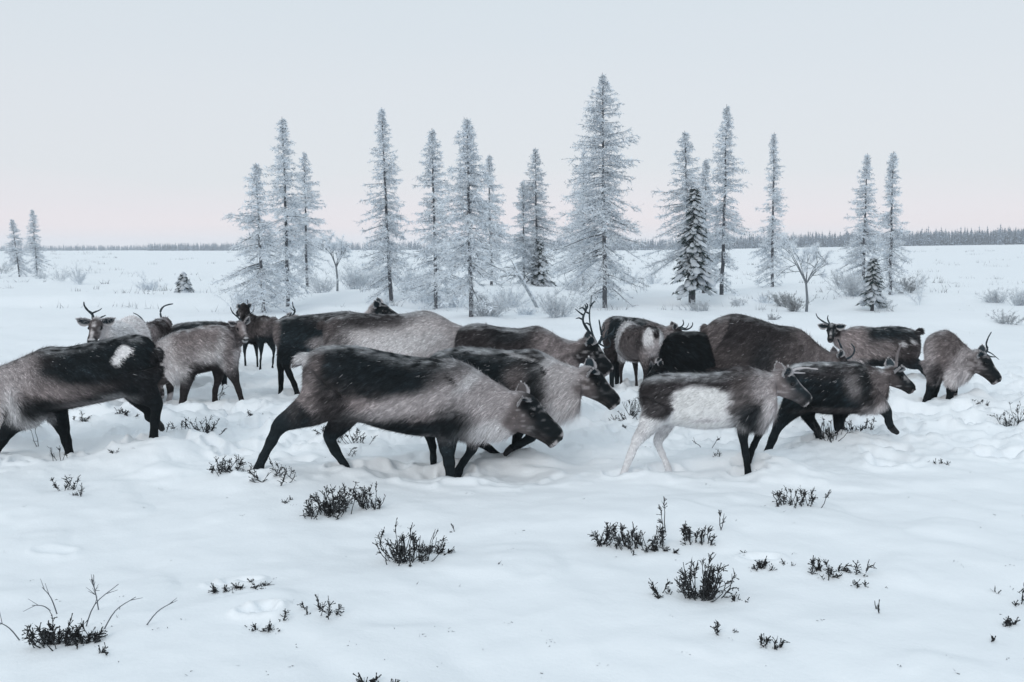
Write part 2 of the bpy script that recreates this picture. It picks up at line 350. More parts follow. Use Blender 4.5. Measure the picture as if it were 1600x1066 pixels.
        fr = sst(.085, .03, Y+nn*.02)*sst(-.03, .04, Z)*sst(.2, .4, X)*np.clip(.55+n3+n4*.6, 0, 1); hc = mix(hc, LG, fr*min(1, co['frost']*1.6)*.9)
        fr = sst(.25, .75, n3+.6*n2+.5*n4)*sst(.9, .2, X)*.6*co['frost']; hc = mix(hc, LG, fr)
        c = c*(1-w(hm))+hc*w(hm)
        c = np.clip(c*np.clip(c.mean(1)/.34, .16, 1.5)[:, None]**.27*A(1.04, 1, .985), 0, .93)
        return c, u, v, lw, hm, nn, n3, n4, loc
    c, u, v, lw, hm, nn, n3, n4, loc = paint(V)
    # hoar frost caught in the hair along the back and neck
    fz = np.clip(NN[:, 2], 0, 1)
    fm = sst(.55, .95, fz)*sst(.8, 1.0, v)*(1-hm*.5)*(1-lw)*np.clip(.45+.7*vn3(loc*A(3, 6, 6)+31, sd+9)+.6*n3+.6*n4, 0, 1)*co['frost']
    body_c = c*(1-fm[:, None])+WH*.9*fm[:, None]; body_c = body_c*np.exp((.35*n4+.25*n3)*(1-.7*np.clip(body_c.mean(1)/.5, 0, 1)))[:, None]
    # ---- fur: short tapered hairs lying along the coat
    tri = np.vstack([F[:, :3], F[:, [0, 2, 3]]]); e1 = V[tri[:, 1]]-V[tri[:, 0]]; e2 = V[tri[:, 2]]-V[tri[:, 0]]
    ar = np.linalg.norm(np.cross(e1, e2), axis=1)*.5; nb = int(64000*fur/max(.6, lod)**1.2)
    r = np.random.default_rng(100+sd); ti = r.choice(len(tri), nb, p=ar/ar.sum()); a = r.random(nb); b = r.random(nb); fl = a+b > 1; a[fl] = 1-a[fl]; b[fl] = 1-b[fl]
    T3 = tri[ti]; mixv = lambda X: X[T3[:, 0]]*(1-a-b)[:, None]+X[T3[:, 1]]*a[:, None]+X[T3[:, 2]]*b[:, None]
    B = mixv(V); Nn = nrm(mixv(NN)); cc = mixv(body_c); lv = mixv(lw[:, None])[:, 0]; hv = mixv(hm[:, None])[:, 0]; vv = mixv(v[:, None])[:, 0]; uu = mixv(u[:, None])[:, 0]
    flow = -hd*.8+A(0, 0, -.55); flow = flow[None]*(1-lv)[:, None]*(1-hv)[:, None]+A(0, 0, -1)*lv[:, None]-hx[None]*hv[:, None]
    tz = flow+r.normal(size=(nb, 3))*.17; tz = nrm(tz-Nn*(tz*Nn).sum(-1)[:, None])
    lift = (r.uniform(.06, .34, nb)+.5*(r.random(nb) < .08))[:, None]; D = nrm(tz+Nn*lift)
    nkm = sst(nk-.05, nk+.1, uu)*(1-hv)*(1-lv)
    ln = (.046+.014*nkm+(.045*mane+.006)*nkm*sst(.4, .1, vv))*(1-lv*.62)*(1-hv*.68)*r.uniform(.6, 1.35, nb)
    D = nrm(D+A(0, 0, -1)*(nkm*sst(.4, .1, vv)*.8)[:, None])
    lo = np.stack([(B-a0)@hd, (B-a0)@nl, B[:, 2]], 1); al = lo[:, 0]*.8+lo[:, 2]*.6; ac = lo[:, 2]*.8-lo[:, 0]*.6
    clump = .6*vn3(np.stack([al*13, lo[:, 1]*30, ac*62], 1), sd+20)+.5*vn3(np.stack([al*30, lo[:, 1]*60, ac*120], 1), sd+21)+.25*vn3(B*9, sd+22)
    jit = np.exp(r.normal(size=nb)*.26+clump*(.95-.6*np.clip(cc.mean(1)/.5, 0, 1))); cc = np.clip(cc*jit[:, None], .003, .9)
    tips = r.random(nb) < .007*co['frost']*2*np.clip(Nn[:, 2]+.4, 0, 1)*(1-lv); cc[tips] = cc[tips]*.4+LG*.6
    W = .0052*lod**.9*r.uniform(.7, 1.3, nb)
    BG = Geo(); BG.add(V, F, body_c*.7, 0, True)
    ww = nrm(np.cross(D, Nn)); Bq = B-Nn*.003
    VB = np.stack([Bq-ww*W[:, None]*.5, Bq+ww*W[:, None]*.5, Bq+D*ln[:, None]], 1).reshape(-1, 3)
    BG.add(VB, np.arange(nb*3).reshape(-1, 3), np.repeat(cc, 3, axis=0), 0)
    root = thing('reindeer', label, 'reindeer', a0, group)
    link('body', BG.mesh('reindeer_body', [M_COAT], a0), root)
    # ---- eyes, nostrils, ears, antlers, hooves
    def ball(c, rx, ry, rz, name, m, colr, ax=None):
        a_, b_ = np.meshgrid(np.linspace(0, math.pi, 8), np.linspace(0, 2*math.pi, 13)[:-1], indexing='ij'); U = np.stack([np.sin(a_)*np.cos(b_), np.sin(a_)*np.sin(b_), np.cos(a_)], -1).reshape(-1, 3)
        i = np.arange(7)[:, None]*12; j = np.arange(12)[None]; F_ = np.stack([i+j, i+12+j, i+12+(j+1) % 12, i+(j+1) % 12], -1).reshape(-1, 4)
        g_ = Geo(); g_.add(c+U[:, :1]*hx*rx+U[:, 1:2]*hy*ry+U[:, 2:]*hz*rz, F_, colr, 0, True); link(name, g_.mesh(name, [m], a0), root)
    for s in (-1, 1):
        ball(HP(.36, s*.195, -.1), .048*L, .03*L, .038*L, 'eye', M_EYE, (0, 0, 0))
        ball(HP(.985, s*.085, -.09), .025*L, .03*L, .04*L, 'nostril', M_HORN, (0, 0, 0))
    for s, on in zip((-1, 1), ears):
        sgn = s if np.dot(hy, nl) >= 0 else -s               # first flag: far ear, second: near ear
        if not on: continue
        bs = HP(.10, sgn*.17, -.05); el_ = earlen*L*.98
        ex = nrm(-hx*.6+hy*sgn*.55+hz*.55) if on == 1 else nrm(on[0]*hx+on[1]*hy*sgn+on[2]*hz)
        tv = hy*sgn*1.0+hx*.3 if rings is not None and len(head) < 4 else hx; ez = nrm(tv-ex*np.dot(tv, ex)); ey = np.cross(ez, ex)
        U, Q = np.meshgrid(np.linspace(0, 1, 11), np.linspace(-1, 1, 11), indexing='ij')
        wd = np.sin(np.clip(U*.9+.1, 0, 1)*math.pi)**.62*.40*el_; dep = (Q**2)*wd*.75
        base = bs+(U*el_)[..., None]*ex+(Q*wd)[..., None]*ey+(dep+.12*el_*U*U)[..., None]*ez
        V1 = base.reshape(-1, 3); V2 = (base-ez*(.016*(1-U[..., None]*.4))).reshape(-1, 3); i, j = np.meshgrid(np.arange(10), np.arange(10), indexing='ij'); i = i.ravel()*11+j.ravel()
        Fq = np.stack([i, i+1, i+12, i+11], 1); g_ = Geo(); ce_ = co.get('ear', co['face']*1.6+.012)
        rim = (sst(.62, .9, np.abs(Q))+sst(.86, .97, U)).clip(0, 1).reshape(-1, 1)
        g_.add(V1, Fq, (DK*2.2)*(1-rim)+LG*.8*rim, 0, True); g_.add(V2, Fq[:, ::-1], ce_*(1-rim)+GR*rim, 0, True)
        nbl = int(1100/max(.7, lod)); k_ = r.integers(0, 121, nbl); edge = rim[k_, 0] > .5
        src_ = np.where((r.random(nbl) < .6)[:, None], V2[k_], V1[k_])+r.normal(size=(nbl, 3))*.003
        g_.blades(src_, ex[None]*1.0+r.normal(size=(nbl, 3))*.4, r.uniform(.006, .014, nbl), .003*lod, np.where(edge[:, None], LG*.9, ce_)*np.exp(r.normal(size=nbl)*.3)[:, None], 0)
        link('ear', g_.mesh('ear', [M_COAT], a0), root)
    for an in antlers:
        pts, r0, dy = an[:3]; col = an[3] if len(an) > 3 else A(.06, .055, .055); g_ = Geo()
        for bi, br in enumerate(pts if isinstance(pts[0], list) else [pts]):
            m_ = len(br); q = [on_plane(x, y, p+A(0, dy+.05*math.sin(i*1.3+bi), 0), A(0, 1, 0)) for i, (x, y) in enumerate(br)]
            if bi == 0: q = [q[0]*.5+HP(.1, .07*(1 if dy > 0 else -1)*(1 if hy[1] > 0 else -1), 0.0)*.5]+q[1:] if np.linalg.norm(q[0]-HP(.1, 0, 0)) < .16 else q
            q = cr(np.array(q), 5); tt = np.linspace(0, 1, len(q)); rr = r0*(1 if bi == 0 else .62)*(1-.62*tt)*(1+.1*np.sin(tt*23+bi))
            g_.tube(q, rr, np.clip(col*(1+.6*vn3(q*30)[:, None]), .01, .9).repeat(8, axis=0) if False else col, k=8)
        link('antler', g_.mesh('antler', [M_ANT], a0), root)
    for (e, d, rr) in HF:
        g_ = Geo(); f = nrm(np.cross(nl, d)); f = f if np.dot(f, hd) > 0 else -f
        for s in (-1, 1): g_.tube(A(e-d*.01, e+d*.03+f*.012, e+d*.062+f*.03)+nl*s*.014, A(rr*.75, rr*.72, rr*.5), (0, 0, 0), k=8)
        link('hoof', g_.mesh('hoof', [M_HORN], a0), root)
    return root

HID = 2
def straight(side, x, y0, y1, r0=11, r1=5, pl=1): return (side, pl, [(x, y0, r0), (x+1, (y0*2+y1)/3, (r0+r1)*.5), (x-1, (y0+2*y1)/3, r1), (x, y1, r1)])
def herd():
    # the dark one in front
    reindeer('large reindeer nearest the camera, head low, dark back over a pale flank stripe', (620, 742), 0,
        [(476, 560, 475, 600, .06), (483, 552, 482, 632, .13), (500, 543, 502, 652, .19), (525, 540, 530, 658, .21), (560, 541, 565, 660, .22), (600, 549, 600, 670, .24), (645, 557, 645, 679, .26), (685, 560, 688, 682, .25), (712, 562, 722, 681, .215), (738, 574, 748, 684, .165), (762, 589, 768, 684, .125), (785, 603, 790, 682, .105), (803, 613, 806, 678, .095)],
        head=((812, 614), (880, 682)),
        legs=[(1, 1, [(520, 602, 46), (492, 634, 31), (460, 652, 19), (438, 665, 13), (424, 690, 9.5), (411, 715, 8), (404, 733, 9)]),
              (-1, 1, [(545, 630, 34), (530, 662, 19), (516, 682, 12), (524, 704, 9), (540, 729, 7)]),
              (1, 1, [(706, 640, 36), (700, 672, 21), (699, 698, 14), (702, 725, 10), (704, 746, 8.5)]),
              (-1, 1, [(722, 650, 28), (738, 680, 13), (737, 702, 9), (724, 722, 7), (716, 737, 8)])],
        hoof=(0,), tail=((484, 556), (468, 562), (460, 572)), mane=.3, ears=(1, (-.25, .8, .25)), nk=.62,
        coat=dict(back=DK*1.8, flank=TAN*1.25, belly=DK*1.6, rump=TAN*.8, neck=GR, throat=GR*1.1, leg=DK*2.3, face=DK*1.3, cheek=TAN*.8, muzzle=LG*.9, frost=.55, seed=11, bk=.6, ear=MB_*.9),
        blobs=[(512, 598, 26, 60, 0, TAN*.85, .75), (525, 632, 30, 26, 30, DB*1.1, .9), (540, 568, 62, 30, -2, DK*1.5, .95, .4), (640, 588, 100, 28, -8, DK*1.3, .97, .4), (470, 562, 14, 9, 0, WH*.7, .9), (498, 565, 12, 20, 0, DB, .8), (700, 600, 26, 20, 0, DB*1.2, .5), (600, 655, 60, 18, -8, DK*1.3, .9), (648, 628, 85, 17, -14, GR*.95, .9), (720, 620, 40, 42, 0, GR*.85, .75), (662, 668, 70, 14, -4, DK*1.4, .95), (712, 664, 42, 28, 0, DK*1.3, .95), (707, 592, 13, 2.4, 50, DK*.5, .9, .3), (762, 632, 30, 40, -30, GR, .8), (770, 676, 40, 16, 0, WH*.85, .7), (742, 590, 34, 9, -38, WH*.75, .65), (492, 578, 12, 30, 10, TAN, .6)])
    # walking out of the picture on the left
    reindeer('dark brown reindeer walking out of the left edge, white star patch on its hip', (120, 706), 180,
        [(243, 556, 243, 584, .06), (240, 540, 240, 602, .13), (229, 527, 231, 610, .18), (210, 523, 212, 616, .21), (180, 527, 182, 624, .23), (140, 535, 138, 633, .25), (105, 542, 102, 640, .255), (73, 542, 73, 645, .23), (52, 550, 56, 648, .19), (28, 561, 28, 655, .15), (0, 572, 4, 662, .125), (-30, 584, -24, 668, .11), (-55, 594, -48, 672, .1)],
        head=((-66, 598), (-138, 655)),
        legs=[(1, 1, [(214, 580, 38), (222, 606, 26), (236, 622, 15), (244, 634, 10), (242, 658, 7.5), (240, 685, 7)]),
              (-1, 0, [(205, 590, 30), (215, 616, 18), (231, 640, 9), (233, 652, 7), (248, 662, 6)]),
              (1, 1, [(52, 620, 32), (38, 645, 23), (18, 666, 13), (3, 688, 9), (-12, 714, 8)]),
              (-1, 1, [(78, 620, 26), (88, 645, 17), (97, 666, 11), (104, 690, 8), (110, 715, 7)])],
        mane=.8, nk=.66, tail=((243, 545), (247, 552), (248, 566)),
        coat=dict(back=DK*1.5, flank=DB*.9, belly=DK*1.5, rump=DB*1.2, neck=GR*.9, throat=WH*.8, leg=DK*1.1, frost=.6, seed=12, bk=.5),
        blobs=[(150, 576, 100, 34, 4, DK*1.4, .8, .6), (78, 606, 20, 18, 0, TAN*1.2, .6), (95, 614, 38, 12, -8, TAN*1.4, .85), (110, 560, 70, 22, 4, DK*1.5, .85, .6), (62, 556, 22, 12, 20, DB*1.2, .7), (130, 612, 45, 10, -14, MB_*1.4, .6), (185, 622, 26, 8, 0, WH*.5, .7), (36, 590, 22, 32, 0, TAN*1.3, .8), (60, 636, 42, 16, 0, DK, .95), (16, 590, 30, 30, 0, GR, .7), (14, 645, 16, 30, 10, WH*.9, .9),
               (192, 549, 11, 9, -20, WH, 1, .12, 1.6), (184, 561, 8, 6.5, -65, WH, 1, .2), (198, 547, 7, 5, 25, WH, 1, .2), (130, 632, 40, 5, -6, GR, .5)])
    reindeer('pale grey reindeer facing the camera at the far left, one branched antler up', (198, 630), 280, S=.98, neck='level',
        head=((151, 497), .34, 278, -38, -.1), earlen=.42, ears=((-.1, .95, .25), (-.1, .95, .25)), nk=.55, mane=.8,
        antlers=[([[(146, 500), (144, 491), (137, 485), (132, 478), (131, 472)], [(143, 490), (150, 487), (155, 485), (159, 482)]], .017, .0, DK*2), ([(152, 500), (158, 496), (165, 493)], .013, .03, DK*2)],
        coat=dict(back=LG, flank=WH*.8, belly=LG, rump=GR, neck=WH*.7, throat=WH*.8, leg=GR, face=TAN*.6, cheek=LG, muzzle=WH*.8, frost=.7, seed=13, ear=LG))
    reindeer('light grey-brown reindeer behind the hip of the left one, head down, heading left', (300, 632), 180,
        [(367, 538, 367, 560, .07), (364, 523, 364, 570, .13), (350, 510, 350, 574, .18), (324, 508, 327, 580, .2), (298, 514, 303, 586, .215), (277, 517, 282, 594, .2), (258, 526, 266, 598, .16), (246, 534, 256, 602, .125), (236, 545, 246, 602, .1)],
        head=((234, 560), (256, 622)),
        legs=[(1, 1, [(292, 572, 17), (292, 592, 10), (288, 612, 7), (285, 635, 6.5)]), (-1, 1, [(270, 582, 13), (266, 598, 7.5), (266, 615, 5), (263, 633, 6)]),
              (1, 1, [(352, 548, 23), (358, 570, 14), (366, 590, 8), (373, 610, 5), (379, 632, 5)]), (-1, 1, [(344, 555, 19), (341, 575, 11), (341, 592, 7), (336, 611, 5), (336, 630, 5.5)])],
        mane=.8, nk=.62, coat=dict(back=TAN*1.2, flank=LG*.8, belly=DB, rump=GR, neck=LG, throat=WH*.75, leg=DB*1.2, frost=.9, seed=14, bk=.7, cheek=TAN, face=MB_),
        blobs=[(290, 540, 22, 26, 0, TAN, .7), (330, 535, 30, 14, 0, TAN*.9, .6), (345, 555, 8, 36, 0, WH*.6, .5), (320, 578, 26, 8, 14, DB, .9), (358, 545, 8, 30, 0, TAN*.9, .8)])
    reindeer('brown reindeer seen from behind with two long curved antlers rising over its back', (246, 604), 100, S=.86, neck='level',
        head=((None, .95, .96), .32, 95, -30), ears=(0, 0),
        antlers=[([(262, 522), (265, 516), (258, 506), (252, 496), (251, 486), (256, 479), (264, 476), (270, 475)], .02, .0, DK*2.2), ([(232, 522), (229, 510), (223, 500), (216, 493), (208, 489)], .014, .1, DK*2.2)],
        coat=dict(back=MB_*1.3, flank=TAN, belly=GR, rump=TAN*1.3, neck=GR, frost=.7, seed=15))
    reindeer('dark reindeer turning its white-nosed face to the camera, thin antlers', (320, 602), 0,
        [(266, 516, 268, 540, .07), (274, 507, 276, 556, .15), (298, 503, 300, 560, .19), (325, 502, 327, 562, .2), (345, 503, 347, 560, .17), (357, 505, 361, 556, .125), (367, 505, 371, 545, .095)],
        head=((375, 502), .31, 305, -42, -.05), earlen=.34, ears=(1, (-.3, .9, .2)),
        legs=[(1, 2, [(350, 550, 12), (350, 570, 7), (350, 585, 5)]), (-1, 2, [(340, 550, 12), (341, 572, 6), (341, 590, 5)]), (1, 2, [(286, 545, 16), (286, 570, 7), (286, 590, 5)]), (-1, 2, [(280, 545, 16), (278, 570, 7), (278, 590, 5)])],
        antlers=[([[(376, 502), (372, 496), (366, 491), (362, 486), (360, 480)], [(371, 495), (374, 491), (374, 487)]], .013, .02, DK*2)],
        coat=dict(back=DK*2, flank=DB, belly=DK*2, rump=DB, neck=DB*1.6, throat=MB_*1.6, leg=DK*1.4, face=TAN*1.2, cheek=DB*1.5, muzzle=WH*.9, frost=.35, seed=16), nk=.7, blobs=[(368, 530, 8, 18, 15, TAN, .6)])
    reindeer('small brown reindeer walking away behind, one forked antler, its dark legs close together', (402, 572), 124, S=.78, neck='up',
        head=((None, .66, 1.12), .3, 125, -15), ears=(1, 1),
        antlers=[([[(391, 496), (390, 488), (388, 478), (386, 468)], [(391, 490), (396, 486), (397, 479)]], .012, .0, DK*2)],
        coat=dict(back=MB_*.8, flank=MB_, belly=DK*2, rump=MB_*1.3, neck=DB, face=DK*2, frost=.4, seed=17))
    reindeer('dark reindeer showing its hind legs left of the big pale one, tail lifted', (500, 619), 0,
        [(428, 510, 430, 534, .06), (434, 501, 439, 549, .14), (448, 496, 453, 556, .19), (480, 492, 482, 562, .21), (510, 489, 512, 566, .22), (540, 486, 541, 568, .22), (563, 490, 564, 568, .18), (583, 499, 585, 562, .125), (602, 512, 602, 555, .095)],
        head=((608, 520), (650, 572)),
        legs=[(1, 1, [(455, 540, 24), (450, 558, 15), (447, 569, 8), (453, 586, 5.5), (460, 601, 5), (465, 618, 5)]), (-1, 1, [(452, 545, 21), (443, 560, 11), (439, 572, 7), (439, 592, 5), (439, 617, 5)]), (1, 2, [(548, 555, 14), (548, 580, 7), (548, 600, 5)]), (-1, 2, [(556, 555, 14), (556, 580, 7), (556, 600, 5)])],
        tail=((432, 504), (427, 500), (424, 508)),
        coat=dict(back=DK*1.8, flank=DK*2.4, belly=DK*1.4, rump=TAN*.8, neck=MB_, leg=DK*1.1, frost=.5, seed=18, bk=.6), blobs=[(500, 535, 14, 8, 0, GR*.8, .8), (515, 500, 30, 8, 0, DB*1.5, .6), (434, 525, 6, 22, 8, TAN, .7)])
    reindeer('half hidden calf whose single dark antler sticks up over a dark back', (520, 590), 180, S=.72, neck='up',
        head=((453, 494), .27, 185, -20, .0), antlers=[([[(463, 494), (461, 486), (458, 479), (457, 472)], [(460, 486), (456, 483), (454, 481)]], .014, .0, DK*2)], coat=dict(frost=.3, seed=19, face=DK*2, back=DK*2, flank=DK*3, rump=DK*2))
    reindeer('big pale grey reindeer behind the nearest one, white dusted flank and dark head', (610, 638), 0,
        [(506, 513, 508, 545, .07), (511, 501, 513, 580, .15), (527, 494, 530, 590, .2), (555, 489, 558, 592, .23), (595, 491, 598, 596, .25), (630, 490, 632, 598, .255), (662, 485, 664, 600, .24), (685, 491, 690, 598, .2), (706, 503, 712, 590, .15), (728, 511, 733, 578, .115), (746, 515, 750, 560, .095)],
        head=((757, 515), (793, 553)), earlen=.33,
        legs=[(1, 2, [(535, 560, 22), (532, 600, 9), (530, 620, 6)]), (-1, 2, [(545, 560, 22), (548, 600, 9), (548, 620, 6)]), (1, 2, [(668, 570, 18), (668, 600, 9), (668, 622, 6)]), (-1, 2, [(678, 570, 18), (680, 600, 9), (680, 622, 6)])],
        tail=((508, 504), (502, 507), (500, 515)), mane=.5, nk=.6,
        coat=dict(back=DB*1.5, flank=LG, belly=LG, rump=MB_, neck=GR*.9, throat=GR, face=DK*1.2, cheek=DB*1.4, frost=.6, seed=20, bk=.84, muzzle=GR),
        blobs=[(530, 530, 24, 22, 0, DB, .75), (570, 505, 50, 10, 0, DB*1.2, .75), (520, 510, 12, 24, 0, MB_*1.2, .6), (640, 498, 50, 9, 0, DB*2, .5), (610, 520, 60, 12, 0, GR*.8, .4), (668, 510, 28, 18, 0, LG, .6), (640, 535, 60, 16, 0, WH*.8, .5)])
    reindeer('dark head with frosty ear peeking over the back of the big pale reindeer', (540, 597), 0,
        [(488, 508, 490, 530, .06), (496, 501, 498, 548, .14), (518, 499, 520, 552, .18), (540, 498, 542, 552, .18), (556, 496, 562, 548, .15), (570, 489, 580, 530, .1), (580, 481, 590, 514, .085)],
        head=((588, 474), (630, 500)), ears=(1, (-.5, .7, .45)), earlen=.33,
        legs=[(1, 2, [(505, 540, 14), (505, 565, 6), (505, 580, 5)]), (-1, 2, [(512, 540, 14), (512, 565, 6), (512, 580, 5)]), (1, 2, [(555, 540, 12), (555, 565, 6), (555, 580, 5)]), (-1, 2, [(562, 540, 12), (562, 565, 6), (562, 580, 5)])],
        coat=dict(back=DB, neck=GR, face=DK*1.2, cheek=DK*2, frost=.6, seed=21))
    reindeer('dark reindeer just behind the nearest one, scratched shoulder and shaggy pale mane', (790, 722), 0,
        [(655, 577, 657, 618, .08), (667, 562, 670, 645, .16), (690, 548, 693, 656, .2), (723, 542, 725, 664, .22), (757, 544, 758, 670, .24), (797, 548, 797, 668, .24), (831, 546, 830, 664, .22), (851, 552, 850, 657, .18), (868, 561, 866, 652, .14), (888, 570, 886, 648, .115), (907, 575, 905, 640, .1)],
        head=((920, 574), (969, 628)), earlen=.36, ears=(1, (-.3, .85, .35)),
        legs=[(1, 1, [(682, 620, 34), (676, 655, 18), (672, 680, 10), (676, 698, 7), (677, 716, 6)]), (-1, 1, [(700, 640, 26), (722, 668, 15), (748, 690, 9), (765, 701, 6.5), (782, 716, 6)]),
              (1, 0, [(838, 630, 26), (838, 662, 14), (829, 683, 9), (812, 694, 7), (797, 701, 6.5)]), (-1, 1, [(825, 640, 22), (812, 670, 11), (806, 690, 7), (800, 712, 6)])],
        mane=1.5, nk=.66, coat=dict(back=DK*1.7, flank=DB*1.3, belly=DK*1.3, rump=DB, neck=GR*.95, throat=LG, face=DK*1.2, cheek=TAN*.75, muzzle=LG*.9, frost=.6, seed=22, bk=.55, ear=DK*2),
        blobs=[(760, 570, 70, 18, -4, DK*1.4, .7), (812, 590, 22, 20, 0, TAN*.9, .7), (840, 600, 16, 55, 0, DK*1.3, .85), (838, 553, 16, 10, 0, DB, .8), (880, 590, 26, 24, -20, LG*.9, .75), (880, 640, 26, 16, 0, LG, .8), (870, 564, 30, 6, -18, WH*.8, .7), (849, 575, 16, 2.4, 48, DK*.6, .95, .3), (815, 561, 32, 2.2, 16, DK*.6, .9, .3), (812, 557, 30, 2.5, 14, WH*.8, .6, .3)])
    reindeer('reindeer with the tallest many-pointed antlers, brown body and grey neck', (825, 668), 0,
        [(712, 527, 714, 565, .07), (721, 512, 724, 588, .15), (745, 505, 747, 602, .2), (777, 510, 779, 608, .23), (811, 513, 812, 612, .24), (838, 509, 839, 612, .22), (857, 516, 856, 605, .18), (876, 527, 872, 595, .135), (893, 532, 890, 586, .11), (906, 533, 904, 577, .09)],
        head=((918, 530), (958, 578)), earlen=.36, ears=(1, (-.5, .7, .5)),
        legs=[(1, 2, [(738, 580, 24), (735, 610, 10), (735, 640, 7)]), (-1, 2, [(745, 580, 24), (748, 610, 10), (748, 640, 7)]), (1, 2, [(838, 590, 18), (838, 620, 9), (838, 645, 7)]), (-1, 2, [(848, 590, 18), (850, 620, 9), (850, 645, 7)])],
        antlers=[([[(932, 536), (924, 524), (916, 512), (911, 502), (912, 493), (916, 484), (914, 476)], [(932, 536), (926, 522), (922, 506), (921, 489), (923, 477), (924, 462)], [(911, 500), (905, 497), (900, 498)], [(912, 493), (905, 488), (899, 483)], [(916, 485), (910, 481), (905, 483)], [(923, 478), (927, 473), (930, 471)], [(922, 508), (917, 505), (913, 506)], [(917, 482), (918, 477), (916, 474)], [(921, 490), (915, 487), (911, 481)]], .017, -.05, DK*2.2),
                 ([[(936, 537), (940, 526), (938, 512), (936, 500)], [(938, 532), (946, 528), (953, 522), (960, 524)], [(938, 538), (948, 543), (954, 538), (951, 528)], [(939, 520), (944, 514), (943, 505)], [(946, 528), (947, 520), (950, 515)], [(953, 523), (958, 518), (960, 512)]], .016, .16, DK*2.2)],
        mane=.6, nk=.62, coat=dict(back=DB*1.3, flank=DB*1.6, belly=DB, rump=DB, neck=TAN*1.15, throat=GR, face=DK*1.1, cheek=DB, muzzle=GR, frost=.55, seed=23, bk=.5),
        blobs=[(860, 545, 26, 26, 0, TAN*1.2, .6), (795, 525, 30, 10, 0, DK*2, .5)])
    reindeer('piebald reindeer seen from behind, white rump with a dark stripe down the back', (996, 609), 106, S=.83, neck='level',
        head=((950, 556), .3, 195, -62, .1), ears=(0, 0), nk=.5, mane=.3,
        coat=dict(back=MB_*1.3, flank=TAN*.8, belly=TAN, rump=LG*1.1, neck=LG, throat=LG, leg=DB*1.2, face=MB_, frost=.5, seed=24, bk=.95, rear=1))
    reindeer('distant dark reindeer with short upturned antlers grazing right beyond the piebald one', (1000, 600), 0,
        [(941, 512, 943, 536, .07), (946, 501, 949, 552, .15), (960, 494, 962, 560, .2), (985, 496, 986, 564, .21), (1004, 498, 1005, 562, .2), (1020, 503, 1020, 556, .16), (1034, 508, 1033, 545, .115), (1045, 511, 1044, 536, .09)],
        head=((1051, 509), (1080, 534)),
        legs=[(1, 2, [(957, 545, 14), (956, 570, 6), (956, 585, 4.5)]), (-1, 2, [(962, 545, 14), (964, 570, 6), (964, 585, 4.5)]), (1, 2, [(1010, 545, 12), (1010, 570, 6), (1010, 585, 4.5)]), (-1, 2, [(1015, 545, 12), (1016, 570, 6), (1016, 585, 4.5)])],
        antlers=[([[(1058, 513), (1064, 511), (1068, 506), (1067, 500)], [(1064, 511), (1071, 513), (1075, 509), (1076, 505)]], .014, -.04, DK*2), ([(1060, 513), (1070, 515), (1078, 513), (1082, 508), (1082, 504)], .014, .06, DK*2)],
        coat=dict(back=DK*2, flank=DB*1.1, belly=DB, rump=TAN, neck=TAN*.9, face=DB, frost=.5, seed=25, bk=.5))
    reindeer('nearly black reindeer between the piebald one and the big brown rump, head down', (1085, 645), 180,
        [(1136, 533, 1136, 560, .07), (1129, 523, 1129, 588, .15), (1106, 519, 1106, 598, .2), (1080, 518, 1080, 601, .22), (1060, 519, 1062, 601, .2), (1046, 523, 1050, 598, .165), (1037, 535, 1044, 600, .12), (1030, 552, 1040, 602, .1)],
        head=((1032, 566), (1006, 596)), ears=(1, 1),
        legs=[(1, 2, [(1058, 590, 14), (1058, 610, 8), (1058, 628, 6)]), (-1, 2, [(1066, 590, 14), (1066, 610, 8), (1066, 628, 6)]), (1, 2, [(1115, 580, 18), (1115, 610, 8), (1115, 628, 6)]), (-1, 2, [(1122, 580, 18), (1122, 610, 8), (1122, 628, 6)])],
        coat=dict(back=DK*.8, flank=DK*.8, belly=DK*.8, rump=DK, neck=DK*.9, throat=DK, leg=DK, face=DK, cheek=DK, muzzle=DB, frost=.12, seed=26))
    reindeer('big brown reindeer with a high rounded rump behind the white-sided calf', (1185, 645), 0,
        [(1102, 522, 1105, 552, .07), (1107, 508, 1112, 585, .17), (1122, 497, 1126, 602, .23), (1150, 490, 1152, 608, .255), (1184, 498, 1184, 608, .265), (1215, 508, 1215, 610, .25), (1241, 511, 1240, 608, .22), (1260, 521, 1257, 600, .17), (1277, 537, 1271, 592, .13), (1292, 547, 1284, 588, .105)],
        head=((1306, 551), (1340, 590)),
        legs=[(1, 2, [(1130, 575, 30), (1126, 610, 12), (1126, 630, 7)]), (-1, 2, [(1140, 575, 28), (1142, 610, 12), (1142, 630, 7)]), (1, 2, [(1235, 590, 20), (1235, 612, 10), (1235, 630, 7)]), (-1, 2, [(1245, 590, 20), (1245, 612, 10), (1245, 630, 7)])],
        antlers=[([(1314, 559), (1322, 561), (1332, 555), (1335, 545), (1330, 537)], .014, -.04, DK*2.5), ([(1312, 556), (1315, 546), (1312, 537), (1309, 530)], .017, .05, DK*2)], tail=((1105, 510), (1101, 513), (1100, 524)),
        mane=.4, nk=.68, coat=dict(back=DB*1.3, flank=MB_*.75, belly=DK*2, rump=TAN*.7, neck=TAN*.9, throat=TAN, face=DB, frost=.25, seed=27, bk=.6),
        blobs=[(1190, 560, 20, 22, 20, DK*2, .6), (1150, 590, 30, 14, 0, DK*2, .6), (1240, 560, 30, 26, 0, MB_*1.2, .5)])
